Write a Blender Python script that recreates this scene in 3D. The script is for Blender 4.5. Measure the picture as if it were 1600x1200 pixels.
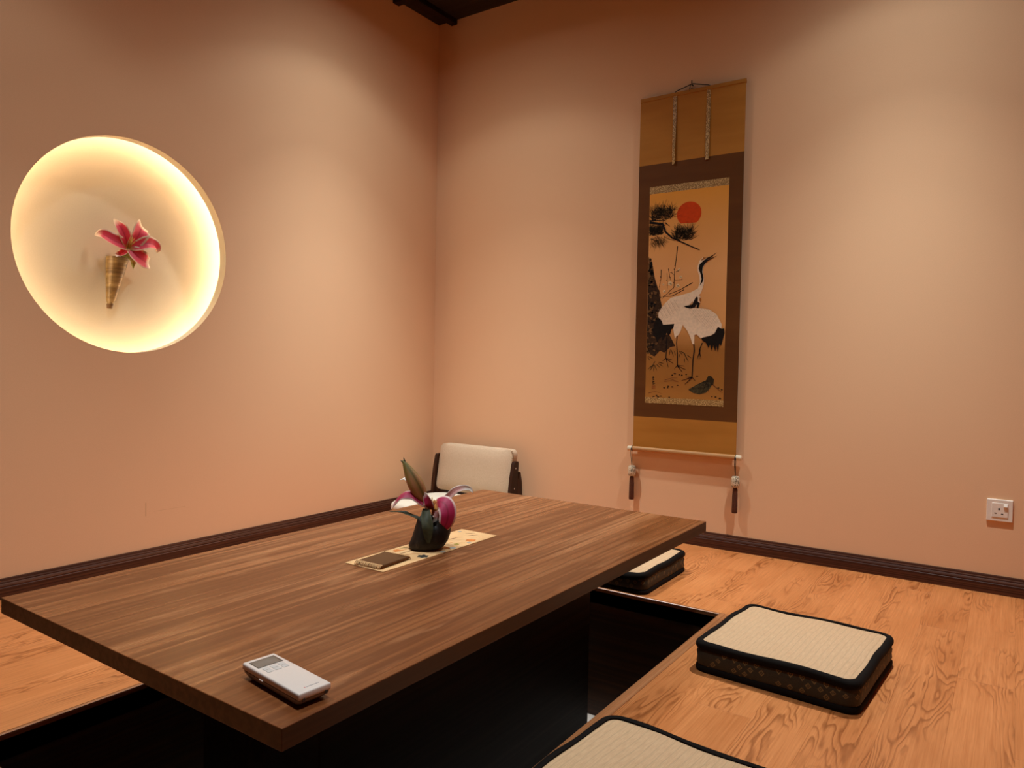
import bpy, bmesh, math, random
from mathutils import Vector, Matrix
random.seed(7)
SC = bpy.context.scene
for o in list(bpy.data.objects): bpy.data.objects.remove(o)
COL = SC.collection

# ------------------------------------------------------------------ camera
cam_d = bpy.data.cameras.new('camera'); cam = bpy.data.objects.new('camera', cam_d); COL.objects.link(cam)
cam_d.sensor_width = 36.0; cam_d.lens = 36.0 * 1139.65 / 1600.0; cam_d.clip_start = 0.02
_r = Vector((0.82248093, 0.56851445, 0.01778855)); _u = Vector((-0.03256132, 0.01583809, 0.99934424)); _f = Vector((-0.56785991, 0.8225208, -0.0315381))
m = Matrix((_r, _u, -_f)).transposed().to_4x4(); m.translation = (2.944, -3.418, 0.877)
cam.matrix_world = m
SC.camera = cam

# ------------------------------------------------------------------ world, exposure, lamps
w = bpy.data.worlds.new('world'); SC.world = w; w.use_nodes = True
w.node_tree.nodes['Background'].inputs[0].default_value = (0.02, 0.012, 0.008, 1)
w.node_tree.nodes['Background'].inputs[1].default_value = 0.2
SC.view_settings.view_transform = 'Standard'; SC.view_settings.look = 'None'
SC.view_settings.gamma = 1.0; SC.view_settings.use_curve_mapping = False
SC.view_settings.exposure = 0.22

ROOM_X, ROOM_Y, ROOM_Z = 4.2, -4.7, 2.9
LAMP_COL = (0.92, 1.06, 1.11)
LED_STRENGTH = 27.0
LAMPS = [(0.70, -0.90, 300, 'small round recessed downlight in the ceiling above the floor chair'), (2.55, -0.64, 235, 'small round recessed downlight in the ceiling by the wall with the socket'),
         (0.95, -2.50, 265, 'small round recessed downlight by the wall with the lit round niche'), (2.45, -2.60, 125, 'small round recessed downlight above the cushion farthest from the scroll')]
LAMP_SPREAD, LAMP_BLEND = 160, 0.1
BEAM = [(0, 1.10), (12, 1.08), (17, 0.92), (21, 0.70), (28, 0.36), (33, 0.215), (37, 0.14), (44, 0.100), (49, 0.082), (52.5, 0.060), (56.5, 0.032), (62, 0.018), (70, 0.008), (79, 0.0)]   # candela curve of the reflector

# ------------------------------------------------------------------ node helpers
def lin(c):
    return tuple((v / 255 / 12.92) if v / 255 <= 0.04045 else ((v / 255 + 0.055) / 1.055) ** 2.4 for v in c) + (1.0,)
class NT:
    def __init__(s, name):
        s.m = bpy.data.materials.new(name); s.m.use_nodes = True; s.t = s.m.node_tree
        s.b = s.t.nodes['Principled BSDF']
    def n(s, typ, **k):
        nd = s.t.nodes.new(typ)
        for a, v in k.items(): setattr(nd, a, v)
        return nd
    def l(s, a, b): s.t.links.new(a, b)
    def mth(s, op, a, b=None, c=None):
        nd = s.n('ShaderNodeMath', operation=op)
        for i, v in enumerate((a, b, c)):
            if v is None: continue
            if isinstance(v, (int, float)): nd.inputs[i].default_value = v
            else: s.l(v, nd.inputs[i])
        return nd.outputs[0]
    def coord(s, scale=(1, 1, 1), kind='Object', loc=None):
        tc = s.n('ShaderNodeTexCoord'); mp = s.n('ShaderNodeMapping')
        s.l(tc.outputs[kind], mp.inputs[0]); mp.inputs['Scale'].default_value = scale
        if loc is not None:
            if isinstance(loc, tuple): mp.inputs['Location'].default_value = loc
            else: s.l(loc, mp.inputs['Location'])
        return mp.outputs[0]
    def noise(s, vec, scale=5, detail=4, rough=0.5, dist=0.0):
        nd = s.n('ShaderNodeTexNoise'); s.l(vec, nd.inputs['Vector'])
        nd.inputs['Scale'].default_value = scale; nd.inputs['Detail'].default_value = detail
        nd.inputs['Roughness'].default_value = rough; nd.inputs['Distortion'].default_value = dist
        return nd.outputs[0]
    def ramp(s, fac, stops, interp='LINEAR'):
        r = s.n('ShaderNodeValToRGB'); r.color_ramp.interpolation = interp
        e = r.color_ramp.elements
        while len(e) < len(stops): e.new(0.5)
        for x, (p, c) in zip(e, stops): x.position = p; x.color = c
        s.l(fac, r.inputs[0]); return r.outputs[0]
    def mix(s, fac, a, b, typ='MIX'):
        nd = s.n('ShaderNodeMix', data_type='RGBA', blend_type=typ)
        for i, v in ((0, fac), (6, a), (7, b)):
            if isinstance(v, (int, float)): nd.inputs[i].default_value = v
            elif isinstance(v, tuple): nd.inputs[i].default_value = v
            else: s.l(v, nd.inputs[i])
        return nd.outputs[2]
    def bump(s, h, strength=0.2, dist=0.001):
        nd = s.n('ShaderNodeBump'); nd.inputs['Strength'].default_value = strength; nd.inputs['Distance'].default_value = dist
        s.l(h, nd.inputs['Height']); s.l(nd.outputs[0], s.b.inputs['Normal'])
    def fin(s, col=None, rough=0.6, spec=None, metal=0.0):
        if col is not None:
            if isinstance(col, tuple): s.b.inputs['Base Color'].default_value = col
            else: s.l(col, s.b.inputs['Base Color'])
        if isinstance(rough, (int, float)): s.b.inputs['Roughness'].default_value = rough
        else: s.l(rough, s.b.inputs['Roughness'])
        s.b.inputs['Metallic'].default_value = metal
        if spec is not None: s.b.inputs['Specular IOR Level'].default_value = spec
        return s.m
def W4(r, g, b): return (r, g, b, 1.0)
def grainy(name, c, rough=0.6, var=0.15, scale=60, bump=0.1, dist=0.0005, spec=0.3, metal=0.0):
    t = NT(name); nz = t.noise(t.coord(), scale, 3)
    a = tuple(v * (1 - var) for v in c[:3]) + (1,); b = tuple(min(1, v * (1 + var)) for v in c[:3]) + (1,)
    col = t.ramp(nz, [(0.3, a), (0.7, b)])
    if bump: t.bump(nz, bump, dist)
    return t.fin(col, rough, spec, metal)

M = {}
def wall_mat():
    t = NT('wallpaper')
    v = t.coord((700, 700, 260)); n1 = t.noise(v, 1.0, 2)
    v2 = t.coord((260, 260, 700)); n2 = t.noise(v2, 1.0, 2)
    s = t.mth('ADD', n1, n2); s = t.mth('MULTIPLY', s, 0.5)
    big = t.noise(t.coord(), 1.3, 2)
    c = t.ramp(s, [(0.3, WALL_A), (0.7, WALL_B)])
    c = t.mix(t.mth('MULTIPLY', big, 0.10), c, W4(WALL_A[0] * .86, WALL_A[1] * .84, WALL_A[2] * .8))
    # a short scratch in the paper and its fainter neighbour
    tc = t.n('ShaderNodeTexCoord'); sp = t.n('ShaderNodeSeparateXYZ'); t.l(tc.outputs['Object'], sp.inputs[0])
    def box(y, z, hy, hz):
        a = t.mth('LESS_THAN', t.mth('ABSOLUTE', t.mth('SUBTRACT', sp.outputs[1], y)), hy)
        b = t.mth('LESS_THAN', t.mth('ABSOLUTE', t.mth('SUBTRACT', sp.outputs[2], z)), hz)
        return t.mth('MULTIPLY', a, b)
    sc = t.mth('ADD', t.mth('MULTIPLY', box(-1.805, 0.236, 0.0016, 0.028), 0.45), t.mth('MULTIPLY', box(-1.70, 0.222, 0.07, 0.0009), 0.2))
    c = t.mix(sc, c, W4(WALL_A[0] * .5, WALL_A[1] * .4, WALL_A[2] * .3))
    t.bump(s, 0.25, 0.0006)
    return t.fin(c, 0.75, 0.25)
WALL_A, WALL_B = W4(0.770, 0.450, 0.248), W4(0.850, 0.502, 0.284)
M['wall'] = wall_mat()

def plank_mat():
    t = NT('oak_plank')
    oi = t.n('ShaderNodeObjectInfo')
    off = t.n('ShaderNodeCombineXYZ'); t.l(t.mth('MULTIPLY', oi.outputs['Random'], 37.0), off.inputs[0]); t.l(t.mth('MULTIPLY', oi.outputs['Random'], 91.0), off.inputs[1]); t.l(t.mth('MULTIPLY', oi.outputs['Random'], 17.0), off.inputs[2])
    v = t.coord((1, 1, 1)); sp = t.n('ShaderNodeSeparateXYZ'); t.l(v, sp.inputs[0])
    f1 = t.noise(t.coord((13, 2.0, 1), loc=off.outputs[0]), 1.0, 2, 0.45, 0.3)
    f2 = t.noise(t.coord((45, 7, 1), loc=off.outputs[0]), 1.0, 2, 0.5)
    x2 = t.mth('MULTIPLY', t.mth('POWER', t.mth('ABSOLUTE', t.mth('ADD', sp.outputs[0], t.mth('MULTIPLY', t.mth('SUBTRACT', oi.outputs['Random'], .5), .06))), 2.0), 70.0)
    h = t.mth('ADD', t.mth('ADD', t.mth('MULTIPLY', f1, 2.0), t.mth('MULTIPLY', sp.outputs[1], 0.55)), x2)
    h = t.mth('ADD', h, t.mth('MULTIPLY', f2, 0.22))
    ring = t.mth('FRACT', t.mth('MULTIPLY', h, 7.0))
    line = t.ramp(ring, [(0.0, W4(0, 0, 0)), (0.45, W4(.08, .08, .08)), (0.84, W4(1, 1, 1)), (1.0, W4(0, 0, 0))])
    mask = t.ramp(t.noise(t.coord((7, 1.9, 1), loc=off.outputs[0]), 1.3, 2), [(0.46, W4(0.06, 0.06, 0.06)), (0.60, W4(1, 1, 1))])
    fib = t.noise(t.coord((260, 5, 1), loc=off.outputs[0]), 1.0, 3, 0.6)
    blot = t.noise(t.coord((5, 2.2, 1), loc=off.outputs[0]), 1.0, 3)
    c = t.ramp(fib, [(0.25, FL_B), (0.75, FL_A)])
    c = t.mix(t.ramp(blot, [(0.45, W4(0, 0, 0)), (0.75, W4(.55, .55, .55))]), c, FL_C)
    c = t.mix(t.mth('MULTIPLY', t.mth('MULTIPLY', line, mask), 0.75), c, FL_D)
    hsv = t.n('ShaderNodeHueSaturation'); t.l(c, hsv.inputs['Color']); t.l(t.mth('ADD', t.mth('MULTIPLY', oi.outputs['Random'], 0.03), 0.985), hsv.inputs['Value'])
    t.bump(t.mth('ADD', fib, line), 0.06, 0.0004)
    return t.fin(hsv.outputs[0], 0.36, 0.4)
FL_A, FL_B, FL_C, FL_D = W4(0.67, 0.238, 0.076), W4(0.48, 0.146, 0.038), W4(0.40, 0.108, 0.022), W4(0.20, 0.044, 0.005)
M['plank'] = plank_mat()

def walnut(name, A_, B_, C_, axis='y', rough=0.38, spec=0.4, coarse=1.0):
    t = NT(name)
    def sc(a, b): return (a, b, a) if axis == 'y' else ((b, a, a) if axis == 'x' else (a, a, b))
    f1 = t.noise(t.coord(sc(10 * coarse, 1.1)), 1.0, 4, 0.55, 0.6)
    f2 = t.noise(t.coord(sc(80 * coarse, 0.7)), 1.0, 2, 0.5, 0.3)
    f3 = t.noise(t.coord(sc(26 * coarse, 5.0)), 1.0, 3, 0.5)
    c = t.ramp(f1, [(0.30, B_), (0.52, A_), (0.72, C_)])
    c = t.mix(t.ramp(f2, [(0.42, W4(0, 0, 0)), (0.58, W4(.85, .85, .85))]), c, B_)
    c = t.mix(t.ramp(f3, [(0.60, W4(0, 0, 0)), (0.72, W4(.45, .45, .45))]), c, C_)
    t.bump(f2, 0.08, 0.0004)
    rr = t.mth('ADD', t.mth('MULTIPLY', f2, 0.18), rough - 0.08)
    return t.fin(c, rr, spec)
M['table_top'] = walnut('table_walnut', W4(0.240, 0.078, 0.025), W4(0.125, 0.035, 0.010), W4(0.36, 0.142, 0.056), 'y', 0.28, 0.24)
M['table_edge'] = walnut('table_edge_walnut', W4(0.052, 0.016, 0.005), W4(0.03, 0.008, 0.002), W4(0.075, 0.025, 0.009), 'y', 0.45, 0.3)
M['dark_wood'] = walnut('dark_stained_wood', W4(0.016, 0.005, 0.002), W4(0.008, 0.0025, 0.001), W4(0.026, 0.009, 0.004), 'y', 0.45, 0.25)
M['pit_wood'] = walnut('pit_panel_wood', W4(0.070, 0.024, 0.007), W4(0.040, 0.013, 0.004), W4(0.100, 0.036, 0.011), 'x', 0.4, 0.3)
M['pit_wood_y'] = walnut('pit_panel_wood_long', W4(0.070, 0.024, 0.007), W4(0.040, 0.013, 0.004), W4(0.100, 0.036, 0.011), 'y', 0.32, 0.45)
M['base_x'] = walnut('baseboard_wood_x', W4(0.085, 0.027, 0.013), W4(0.045, 0.013, 0.006), W4(0.13, 0.045, 0.019), 'x', 0.5, 0.18, 3)
M['base_y'] = walnut('baseboard_wood_y', W4(0.085, 0.027, 0.013), W4(0.045, 0.013, 0.006), W4(0.13, 0.045, 0.019), 'y', 0.5, 0.18, 3)
M['nosing'] = walnut('nosing_wood', W4(0.43, 0.165, 0.062), W4(0.33, 0.115, 0.038), W4(0.52, 0.21, 0.085), 'y', 0.32, 0.45, 2)
M['nosing_x'] = walnut('nosing_wood_x', W4(0.43, 0.165, 0.062), W4(0.33, 0.115, 0.038), W4(0.52, 0.21, 0.085), 'x', 0.32, 0.45, 2)
M['chair_wood'] = walnut('chair_wood', W4(0.040, 0.011, 0.004), W4(0.02, 0.005, 0.002), W4(0.075, 0.024, 0.009), 'z', 0.40, 0.3)
M['ceiling'] = walnut('ceiling_board', W4(0.030, 0.017, 0.009), W4(0.022, 0.012, 0.006), W4(0.042, 0.024, 0.013), 'x', 0.6, 0.2)
M['pit_floor'] = grainy('pit_floor_vinyl', W4(0.62, 0.50, 0.42), 0.5, 0.05)
M['side_wall'] = walnut('orange_bounce_wall', W4(0.88, 0.37, 0.08), W4(0.80, 0.32, 0.06), W4(0.92, 0.42, 0.11), 'z', 0.5, 0.3)  # unseen wall, finish invented to bounce orange light into the room
M['front_wall'] = walnut('low_bounce_wall', W4(0.20, 0.075, 0.025), W4(0.14, 0.05, 0.015), W4(0.27, 0.11, 0.04), 'z', 0.5, 0.3)  # unseen wall, finish invented dark so little light bounces back
M['niche'] = grainy('niche_paint', W4(0.62, 0.50, 0.335), 0.7, 0.02, 200, 0.05)
M['white_plastic'] = grainy('white_plastic', W4(0.64, 0.51, 0.44), 0.38, 0.02, 300, 0.03, 0.0001, 0.5)
M['socket_plastic'] = grainy('socket_plastic', W4(0.82, 0.68, 0.56), 0.35, 0.02, 300, 0.03, 0.0001, 0.5)
M['black'] = grainy('black_cavity', W4(0.006, 0.004, 0.003), 0.6, 0.1)
M['steel'] = grainy('steel', W4(0.55, 0.5, 0.45), 0.3, 0.05, metal=1.0)
t = NT('led_strip_light'); t.b.inputs['Emission Color'].default_value = (1.0, 0.91, 0.76, 1); t.b.inputs['Emission Strength'].default_value = LED_STRENGTH; M['led'] = t.fin(W4(0.9, 0.8, 0.6), 0.5)
t = NT('downlight_lens'); t.b.inputs['Emission Color'].default_value = LAMP_COL + (1,); t.b.inputs['Emission Strength'].default_value = 6.0; M['lens'] = t.fin(W4(0.9, 0.85, 0.8), 0.4)

# ------------------------------------------------------------------ mesh helpers
class MB:
    def __init__(s): s.bm = bmesh.new(); s.edge = None
    def quad(s, *p, mi=0):
        f = s.bm.faces.new([s.bm.verts.new(Vector(q)) for q in p]); f.material_index = mi; return f
    def box(s, lo, hi, mi=0, bev=0.0, seg=2):
        b = bmesh.new()
        bmesh.ops.create_cube(b, size=1.0)
        for v in b.verts: v.co = Vector([(lo[i] + hi[i]) / 2 + v.co[i] * (hi[i] - lo[i]) for i in range(3)])
        if bev > 0: bmesh.ops.bevel(b, geom=b.edges[:], offset=bev, segments=seg, affect='EDGES', profile=0.5, clamp_overlap=True)
        s.merge(b, mi); return s
    def merge(s, b, mi=0):
        mp = {v: s.bm.verts.new(v.co) for v in b.verts}
        for f in b.faces:
            try:
                g = s.bm.faces.new([mp[v] for v in f.verts]); g.material_index = mi; g.smooth = f.smooth
            except ValueError: pass
        b.free()
    def tube(s, pts, r, n=10, mi=0, caps=True, closed=False, smooth=True):
        P = [Vector(p) for p in pts]; R = r if isinstance(r, (list, tuple)) else [r] * len(P)
        rings = []; prev = None
        for i, p in enumerate(P):
            if closed: d = (P[(i + 1) % len(P)] - P[i - 1]).normalized()
            else: d = (P[min(i + 1, len(P) - 1)] - P[max(i - 1, 0)]).normalized()
            if prev is None:
                a = Vector((0, 0, 1)) if abs(d.z) < 0.9 else Vector((1, 0, 0))
                x = d.cross(a).normalized()
            else: x = (prev - d * prev.dot(d)).normalized()
            prev = x; y = d.cross(x)
            rings.append([s.bm.verts.new(p + (x * math.cos(2 * math.pi * k / n) + y * math.sin(2 * math.pi * k / n)) * R[i]) for k in range(n)])
        K = len(rings)
        for i in range(K if closed else K - 1):
            a, b = rings[i], rings[(i + 1) % K]
            for k in range(n):
                f = s.bm.faces.new((a[k], a[(k + 1) % n], b[(k + 1) % n], b[k])); f.material_index = mi; f.smooth = smooth
        if caps and not closed:
            s.bm.faces.new(rings[0][::-1]).material_index = mi; s.bm.faces.new(rings[-1]).material_index = mi
        return s
    def loft(s, rings, mi=0, cap0=True, cap1=True, smooth=True):
        V = [[s.bm.verts.new(Vector(p)) for p in r] for r in rings]; n = len(V[0])
        for a, b in zip(V, V[1:]):
            for k in range(n):
                f = s.bm.faces.new((a[k], a[(k + 1) % n], b[(k + 1) % n], b[k])); f.smooth = smooth; f.material_index = mi
        if cap0: s.bm.faces.new(V[0][::-1]).material_index = mi
        if cap1: s.bm.faces.new(V[-1]).material_index = mi
        return s
    def prism(s, poly, axis, a, b, mi=0, smooth=False):
        # poly: 2-D points in the two other axes, in order
        oth = [i for i in range(3) if i != axis]
        def P(q, v):
            r = [0, 0, 0]; r[oth[0]], r[oth[1]] = q; r[axis] = v; return r
        return s.loft([[P(q, a) for q in poly], [P(q, b) for q in poly]], mi, smooth=smooth)
    def xf(s, mat):
        for v in s.bm.verts: v.co = mat @ v.co
        return s
    def build(s, name, mat, parent=None, world=True, shade=None):
        bmesh.ops.recalc_face_normals(s.bm, faces=s.bm.faces[:])
        me = bpy.data.meshes.new(name)
        if parent is not None and world:
            L = parent.matrix_basis.translation.copy()
            pp = parent.parent
            while pp: L += pp.matrix_basis.translation; pp = pp.parent
            for v in s.bm.verts: v.co -= L
        if shade is not None:
            for f in s.bm.faces: f.smooth = shade
        s.bm.to_mesh(me); s.bm.free()
        for x in (mat if isinstance(mat, (list, tuple)) else [mat]): me.materials.append(x)
        o = bpy.data.objects.new(name, me); COL.objects.link(o)
        if parent is not None: o.parent = parent
        return o
def tag(o, label=None, cat=None, group=None, kind=None):
    if label: o['label'] = label
    if cat: o['category'] = cat
    if group: o['group'] = group
    if kind: o['kind'] = kind
    return o
def empty(name, loc, label=None, cat=None, group=None, rz=0.0):
    o = bpy.data.objects.new(name, None); COL.objects.link(o); o.location = loc; o.rotation_euler = (0, 0, rz)
    o.empty_display_size = 0.05
    return tag(o, label, cat, group)
def autosmooth(o, deg=35):
    me = o.data
    for p in me.polygons: p.use_smooth = True
    if hasattr(me, 'set_sharp_from_angle'): me.set_sharp_from_angle(angle=math.radians(deg))
    return o
def copy_tree(o, parent=None):
    c = o.copy(); COL.objects.link(c); c.parent = parent
    for ch in list(o.children): copy_tree(ch, c)
    return c

# ------------------------------------------------------------------ lamps (recessed downlights of the room)
for lx, ly, wt, lab in LAMPS:
    e = empty('recessed_downlight', (lx, ly, ROOM_Z), lab, 'downlight', 'ceiling downlights')
    b = MB(); ring = []
    for r, z in ((0.040, 0.0), (0.052, 0.0), (0.052, -0.006), (0.042, -0.008), (0.038, 0.0)):
        ring.append([(lx + r * math.cos(k * math.pi / 14), ly + r * math.sin(k * math.pi / 14), ROOM_Z + z) for k in range(28)])
    autosmooth(b.loft(ring, cap0=False, cap1=False).build('trim_ring', M['white_plastic'], e))
    b = MB(); b.bm.faces.new([b.bm.verts.new((lx + 0.039 * math.cos(k * math.pi / 14), ly + 0.039 * math.sin(k * math.pi / 14), ROOM_Z - 0.002)) for k in range(28)])
    b.build('lens', M['lens'], e)
    ld = bpy.data.lights.new('downlight_beam', 'SPOT'); ld.energy = wt; ld.color = LAMP_COL; ld.spot_size = math.radians(LAMP_SPREAD); ld.spot_blend = LAMP_BLEND; ld.shadow_soft_size = 0.03
    ld.use_nodes = True; nt = ld.node_tree; em = nt.nodes['Emission']
    tcn = nt.nodes.new('ShaderNodeTexCoord'); spn = nt.nodes.new('ShaderNodeSeparateXYZ'); nt.links.new(tcn.outputs['Normal'], spn.inputs[0])
    ab = nt.nodes.new('ShaderNodeMath'); ab.operation = 'ABSOLUTE'; nt.links.new(spn.outputs[2], ab.inputs[0])
    ac = nt.nodes.new('ShaderNodeMath'); ac.operation = 'ARCCOSINE'; nt.links.new(ab.outputs[0], ac.inputs[0])
    dv = nt.nodes.new('ShaderNodeMath'); dv.operation = 'DIVIDE'; nt.links.new(ac.outputs[0], dv.inputs[0]); dv.inputs[1].default_value = math.radians(80)
    rp = nt.nodes.new('ShaderNodeValToRGB'); nt.links.new(dv.outputs[0], rp.inputs[0]); el = rp.color_ramp.elements
    while len(el) < len(BEAM): el.new(0.5)
    for e_, (dg, vv) in zip(el, BEAM): e_.position = dg / 80; e_.color = (vv, vv, vv, 1)
    nt.links.new(rp.outputs[0], em.inputs['Strength'])
    lo = bpy.data.objects.new('downlight_beam', ld); COL.objects.link(lo); lo.location = (0, 0, -0.012); lo.parent = e

# ------------------------------------------------------------------ room shell
NC_Y, NC_Z, NC_R = -1.867, 1.311, 0.4275
CAV_R, RIM, DEEP = 0.53, 0.045, 0.135
def struct(o): o['kind'] = 'structure'; return o
# left wall with the round opening
b = MB(); N = 128
cor = [(0.0, 0.0), (0.0, ROOM_Z), (ROOM_Y, ROOM_Z), (ROOM_Y, 0.0)]
angs = sorted(set([2 * math.pi * k / N for k in range(N)] + [math.atan2(z - NC_Z, y - NC_Y) % (2 * math.pi) for y, z in cor]))
def edge_pt(a):
    c, s_ = math.cos(a), math.sin(a); t_ = 1e9
    if c > 1e-9: t_ = min(t_, (0 - NC_Y) / c)
    if c < -1e-9: t_ = min(t_, (ROOM_Y - NC_Y) / c)
    if s_ > 1e-9: t_ = min(t_, (ROOM_Z - NC_Z) / s_)
    if s_ < -1e-9: t_ = min(t_, (0 - NC_Z) / s_)
    return (0, NC_Y + c * t_, NC_Z + s_ * t_)
def circ(r, x): return [(x, NC_Y + r * math.cos(a), NC_Z + r * math.sin(a)) for a in angs]
b.loft([[edge_pt(a) for a in angs], circ(NC_R, 0)], cap0=False, cap1=False, smooth=False)
wl = struct(b.build('wall_left', M['wall']))
b = MB(); b.loft([circ(NC_R, 0), circ(NC_R, -RIM), circ(CAV_R, -RIM)], cap0=False, cap1=False)
autosmooth(b.build('niche_rim', M['niche'], wl))
b = MB(); b.loft([circ(CAV_R, -RIM), circ(CAV_R, -DEEP), circ(0.02, -DEEP)], cap0=False, cap1=True)
autosmooth(b.build('niche_back', M['niche'], wl))
b = MB(); b.tube([(-RIM - 0.022, NC_Y + (CAV_R - 0.018) * math.cos(k * math.pi / 48), NC_Z + (CAV_R - 0.018) * math.sin(k * math.pi / 48)) for k in range(96)], 0.006, 8, closed=True)
b.build('led_strip', M['led'], wl)
# other walls
b = MB(); b.quad((0, 0, 0), (ROOM_X, 0, 0), (ROOM_X, 0, ROOM_Z), (0, 0, ROOM_Z)); struct(b.build('wall_back', M['wall']))
b = MB(); b.quad((ROOM_X, 0, 0), (ROOM_X, ROOM_Y, 0), (ROOM_X, ROOM_Y, ROOM_Z), (ROOM_X, 0, ROOM_Z)); struct(b.build('wall_right', M['side_wall']))
b = MB(); b.quad((0, ROOM_Y, 0), (ROOM_X, ROOM_Y, 0), (ROOM_X, ROOM_Y, ROOM_Z), (0, ROOM_Y, ROOM_Z)); struct(b.build('wall_front', M['front_wall']))
b = MB(); b.box((0, ROOM_Y, ROOM_Z), (ROOM_X, 0, ROOM_Z + 0.05)); ce = struct(b.build('ceiling', M['ceiling']))
k = 0; x = 0.122
while x < ROOM_X - 0.05:
    MB().box((x - 0.022, ROOM_Y, ROOM_Z - 0.03), (x + 0.022, 0, ROOM_Z + 0.002), bev=0.002, seg=1).build('ceiling_batten', M['dark_wood'], ce); x += 0.86
y = -0.375
while y > ROOM_Y + 0.05:
    MB().box((0, y - 0.024, ROOM_Z - 0.028), (ROOM_X, y + 0.024, ROOM_Z + 0.002), bev=0.002, seg=1).build('ceiling_batten', M['dark_wood'], ce); y -= 0.98

# floor: sub-floor with the foot well cut out, then single planks
PX0, PX1, PY0, PY1, PZ = 1.062, 2.113, -2.778, -0.908, -0.503
NW = 0.030
b = MB()
for (x0, x1, y0, y1) in ((0, PX0, ROOM_Y, 0), (PX1, ROOM_X, ROOM_Y, 0), (PX0, PX1, PY1, 0), (PX0, PX1, ROOM_Y, PY0)):
    b.box((x0, y0, -0.06), (x1, y1, -0.012))
fl = struct(b.build('floor', M['pit_wood']))
PWID, PLEN, GAP = 0.135, 1.15, 0.00008
cache = {}
hx0, hx1, hy0, hy1 = PX0 - NW * 0.45, PX1 + NW, PY0 - NW * 0.45, PY1 + NW * 0.45
def plank(x0, x1, y0, y1):
    if x1 - x0 < 0.012 or y1 - y0 < 0.012: return
    key = (round(x1 - x0, 3), round(y1 - y0, 3))
    if key not in cache:
        bb = MB(); hx, hy = key[0] / 2 - GAP, key[1] / 2 - GAP
        bb.box((-hx, -hy, -0.012), (hx, hy, 0.0), bev=0.0002, seg=1)
        o = bb.build('plank', M['plank'], fl, world=False); cache[key] = o.data
    else:
        o = bpy.data.objects.new('plank', cache[key]); COL.objects.link(o); o.parent = fl
    o.location = ((x0 + x1) / 2, (y0 + y1) / 2, 0)
i = 0; x = 0.0
while x < ROOM_X - 1e-6:
    x1 = min(x + PWID, ROOM_X); y = 0.0; first = PLEN * ((i * 0.37) % 1.0) + 0.12
    while y > ROOM_Y + 1e-6:
        y1 = max(y - (first if y == 0.0 else PLEN), ROOM_Y)
        segs = [(x, x1, y1, y)]
        if x < hx1 and x1 > hx0 and y1 < hy1 and y > hy0:
            segs = []
            if y > hy1: segs.append((x, x1, hy1, y))
            if y1 < hy0: segs.append((x, x1, y1, hy0))
            ya, yb = max(y1, hy0), min(y, hy1)
            if x < hx0: segs.append((x, hx0, ya, yb))
            if x1 > hx1: segs.append((hx1, x1, ya, yb))
        for s_ in segs: plank(*s_)
        y = y1
    x = x1; i += 1
# wooden nosing around the foot well
def nosing(poly, axis, a, c, mat, name): struct(autosmooth(MB().prism(poly, axis, a, c).build(name, mat), 30))
prof = lambda e, s_, wd: [(e, -0.03), (e, 0.0005), (e + s_ * 0.002, 0.0020), (e + s_ * wd * 0.55, 0.0024), (e + s_ * wd * 0.62, 0.0002), (e + s_ * wd * 0.70, 0.0002), (e + s_ * wd * 0.76, 0.0022), (e + s_ * wd, 0.0012), (e + s_ * wd, -0.03)]
nosing(prof(PX1, 1, NW), 1, PY0 - NW * 0.45, PY1 + NW * 0.45, M['nosing'], 'trim_1')
nosing(prof(PX0, -1, NW * 0.45), 1, PY0 - NW * 0.45, PY1 + NW * 0.45, M['nosing'], 'trim_2')
nosing(prof(PY1, 1, NW * 0.45), 0, PX0, PX1, M['nosing_x'], 'trim_3')
nosing(prof(PY0, -1, NW * 0.45), 0, PX0, PX1, M['nosing_x'], 'trim_4')
# foot well
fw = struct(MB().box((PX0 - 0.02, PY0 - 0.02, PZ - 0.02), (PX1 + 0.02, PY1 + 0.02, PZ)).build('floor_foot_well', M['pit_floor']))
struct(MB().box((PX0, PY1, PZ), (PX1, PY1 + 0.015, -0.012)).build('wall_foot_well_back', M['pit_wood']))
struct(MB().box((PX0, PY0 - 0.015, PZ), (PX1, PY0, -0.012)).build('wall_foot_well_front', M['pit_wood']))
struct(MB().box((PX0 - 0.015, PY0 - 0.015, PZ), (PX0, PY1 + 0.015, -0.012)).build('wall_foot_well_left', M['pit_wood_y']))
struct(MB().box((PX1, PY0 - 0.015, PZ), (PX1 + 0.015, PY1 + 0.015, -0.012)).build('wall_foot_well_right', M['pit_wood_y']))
# baseboards with a moulded profile
bp = [(0.0, 0.0), (0.018, 0.0), (0.018, 0.040), (0.0165, 0.0415), (0.0165, 0.044), (0.017, 0.0455), (0.015, 0.052), (0.012, 0.0555), (0.013, 0.058), (0.012, 0.0605), (0.008, 0.062), (0.0075, 0.066), (0.006, 0.070), (0.0, 0.0715)]
struct(autosmooth(MB().prism([(-d, z) for d, z in bp], 0, 0.0, ROOM_X).build('baseboard_back', M['base_x']), 25))
struct(autosmooth(MB().prism([(d, z) for d, z in bp], 1, ROOM_Y, 0.0).build('baseboard_left', M['base_y']), 25))
struct(autosmooth(MB().prism([(ROOM_X - d, z) for d, z in bp], 1, ROOM_Y, 0.0).build('baseboard_right', M['base_y']), 25))
struct(autosmooth(MB().prism([(ROOM_Y + d, z) for d, z in bp], 0, 0.0, ROOM_X).build('baseboard_front', M['base_x']), 25))

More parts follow.
